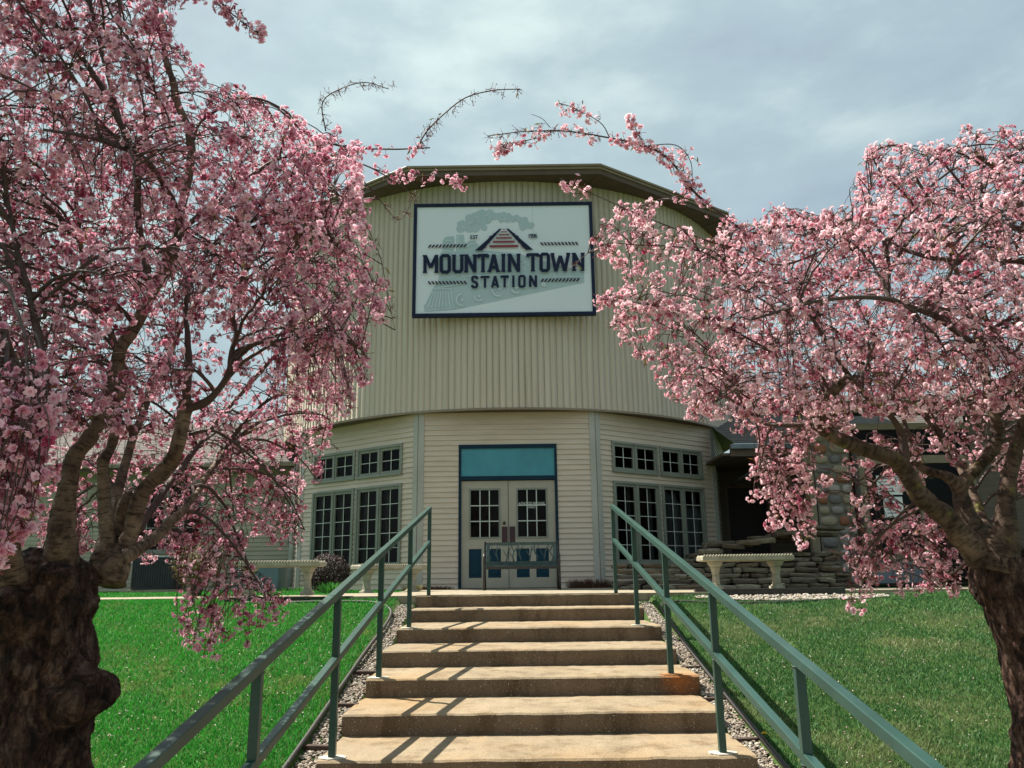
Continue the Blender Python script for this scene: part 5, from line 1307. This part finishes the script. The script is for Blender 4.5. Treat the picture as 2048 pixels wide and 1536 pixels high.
RY = 4.2
bx1 = at(2100, 1800, RY); bx1.z = ground_z(RY)-.05
tr_ = thing('weeping_cherry', 'paler pink weeping cherry with mossy leaning limbs on the duller lawn', 'tree', bx1, 0, 'weeping cherries framing the stairs')
ax = [(Vector((at(2110, 1700, RY).x, RY, ground_z(RY)-.1)), .22), (at(2100, 1620, RY), .155), (at(2082, 1450, RY), .125), (at(2062, 1320, RY), .132), (at(2036, 1220, RY), .15), (at(2012, 1155, RY), .165), (at(2005, 1110, RY), .12), (at(2003, 1075, RY), .05)]
trunk_mesh(ax, [(at(1990, 1470, RY-.1), .07, .05), (at(2010, 1110, RY-.15), .08, .04)], 8.7, tr_, M['trunkbark'], .12)
RL = [
 ([(2005, 1160, 4.2), (1956, 1108, 4.2), (1894, 1037, 4.18), (1843, 990, 4.12), (1808, 940, 4.1), (1780, 916, 4.05), (1716, 892, 4.0), (1669, 873, 3.98), (1637, 850, 3.95), (1632, 828, 3.95), (1650, 800, 3.95), (1690, 760, 3.9)], .062, .024, 0),
 ([(1812, 945, 4.1), (1808, 895, 4.1), (1799, 863, 4.1), (1780, 832, 4.05), (1740, 800, 4.0), (1690, 740, 3.9), (1650, 680, 3.8), (1600, 600, 3.8)], .027, .008, 0),
 ([(1640, 842, 3.95), (1600, 850, 3.98), (1561, 850, 4.0), (1526, 846, 4.05), (1490, 815, 4.1), (1440, 790, 4.1), (1390, 770, 4.1)], .014, .004, .1),
 ([(1990, 1130, 4.3), (1938, 1040, 4.35), (1922, 980, 4.4), (1945, 945, 4.4), (1985, 900, 4.4), (1995, 860, 4.4), (1985, 800, 4.4), (1960, 700, 4.45), (1930, 600, 4.5), (1900, 500, 4.6), (1870, 420, 4.7), (1830, 350, 4.7)], .048, .009, 0),
 ([(1925, 975, 4.4), (1890, 952, 4.4), (1845, 937, 4.45), (1822, 900, 4.5), (1815, 860, 4.6), (1780, 780, 4.8), (1700, 700, 5.0)], .032, .008, 0),
 ([(2000, 1140, 4.15), (2012, 1040, 4.1), (2018, 960, 4.1), (2032, 900, 4.1), (2046, 840, 4.1), (2062, 740, 4.1), (2072, 600, 4.1), (2055, 450, 4.15), (2000, 350, 4.2), (1940, 300, 4.2)], .052, .010, 0),
 ([(2074, 560, 4.1), (2048, 524, 4.1), (1990, 522, 4.1), (1900, 520, 4.1), (1850, 512, 4.1), (1790, 490, 4.1), (1770, 478, 4.1)], .018, .010, 0),
 ([(1772, 480, 4.1), (1748, 447, 4.05), (1705, 438, 4.0), (1668, 455, 3.95), (1637, 490, 3.9), (1606, 565, 3.85), (1575, 640, 3.8), (1545, 705, 3.8)], .009, .004, .1),
 ([(1770, 478, 4.1), (1778, 540, 4.1), (1776, 605, 4.1)], .015, .010, 0),
 ([(1770, 480, 4.1), (1650, 462, 4.1), (1560, 452, 4.0), (1500, 466, 3.95), (1440, 427, 3.9), (1385, 380, 3.9), (1340, 320, 3.9), (1290, 292, 3.9), (1220, 276, 3.9), (1130, 262, 3.9), (1075, 262, 3.9)], .010, .0036, .6),
 ([(1650, 500, 4.1), (1560, 530, 4.0), (1480, 502, 3.95), (1390, 472, 3.9), (1280, 430, 3.85), (1190, 390, 3.8), (1120, 357, 3.8)], .007, .0015, .4),
 ([(1605, 567, 3.85), (1500, 560, 3.85), (1400, 502, 3.8), (1280, 490, 3.8), (1200, 492, 3.8), (1130, 545, 3.8)], .006, .0015, .35),
 ([(1975, 655, 4.2), (2010, 700, 4.15), (2062, 748, 4.1)], .012, .022, 0),
 ([(1990, 1090, 4.5), (1900, 900, 5.0), (1780, 750, 5.3), (1650, 650, 5.4), (1500, 620, 5.4), (1420, 640, 5.4)], .03, .006, 0),
 ([(1960, 700, 4.4), (1880, 640, 3.8), (1780, 600, 3.5), (1650, 600, 3.4), (1500, 640, 3.5)], .02, .005, 0),
 ([(1900, 500, 4.6), (1820, 400, 4.5), (1760, 340, 4.4), (1748, 305, 4.4), (1790, 292, 4.4), (1850, 310, 4.4)], .010, .003, .25),
 ([(2000, 350, 4.2), (1900, 300, 4.1), (1860, 330, 4.1), (1780, 390, 4.0)], .008, .003, .2),
 ([(2050, 460, 4.15), (1990, 445, 4.1), (1945, 410, 4.1)], .018, .010, 0),
 ([(1220, 276, 3.9), (1200, 245, 3.9), (1145, 215, 3.9), (1115, 206, 3.9)], .003, .0015, .35),
 ([(1120, 262, 3.9), (1060, 262, 3.9), (1020, 266, 3.9), (975, 272, 3.9)], .0036, .0024, -.5),
 ([(1100, 268, 3.9), (1050, 282, 3.9), (1010, 290, 3.9), (998, 310, 3.9)], .0034, .002, .25),
 ([(1100, 255, 3.9), (1085, 238, 3.9), (1062, 228, 3.9)], .002, .0012, .2),
 ([(1290, 292, 3.9), (1350, 290, 3.9), (1380, 320, 3.9), (1385, 370, 3.9)], .003, .002, .1),
 ([(1290, 292, 3.9), (1275, 265, 3.9), (1265, 245, 3.9)], .0025, .0015, .6),
 ([(1380, 385, 3.9), (1330, 400, 3.9), (1280, 412, 3.9)], .0025, .0012, .15),
 ([(1540, 700, 3.8), (1420, 640, 3.8), (1300, 610, 3.8), (1230, 600, 3.8), (1200, 600, 3.8)], .006, .0015, .5),
 ([(1500, 560, 3.85), (1420, 600, 3.85), (1350, 590, 3.85), (1260, 620, 3.85), (1225, 650, 3.85)], .004, .0015, .5),
]
RZ = [
 ([(2500, 150), (1990, 275), (1900, 300), (1790, 300), (1740, 365), (1690, 400), (1600, 405), (1520, 450), (1440, 445), (1430, 560), (1330, 590), (1290, 700), (1330, 765), (1400, 830), (1500, 850), (1650, 860), (1800, 830), (1900, 820), (2500, 840)], 1.0, 3.4, 5.3),
 ([(1740, 290), (2000, 265), (2200, 240), (2200, 340), (1800, 380), (1700, 400)], .6, 3.8, 4.8),
 ([(1240, 400), (1440, 500), (1440, 700), (1330, 760), (1240, 690), (1205, 610), (1270, 570), (1170, 480)], .42, 3.6, 4.6),
 ([(1480, 830), (1640, 850), (1650, 1000), (1610, 1085), (1545, 1050), (1500, 930)], .6, 4.2, 5.2),
 ([(1700, 900), (1810, 960), (1870, 1040), (1790, 1070), (1690, 1060)], .20, 4.3, 5.2),
 ([(1690, 1060), (1790, 1050), (1790, 1140), (1740, 1205), (1705, 1200)], .55, 4.3, 5.0),
 ([(1790, 1000), (1880, 1040), (1950, 1120), (1930, 1160), (1850, 1190), (1800, 1170)], .55, 4.4, 5.2),
 ([(1650, 850), (1860, 850), (1860, 960), (1700, 930)], .35, 4.4, 5.3),
 ([(1850, 830), (2500, 840), (2500, 1050), (2060, 1000), (1990, 940), (1850, 900)], .45, 4.4, 5.4),
 ([(1690, 560), (1790, 600), (1800, 640), (1700, 620)], .4, 3.8, 5.2),
]
cherry(tr_, RL, RZ, (.97, .75, .81), (.60, .085, .21), 9.5, (at(2000, 800, RY).x, RY, 2.4), M['bark_moss'], 33, 190, .7, -.12, 12000)
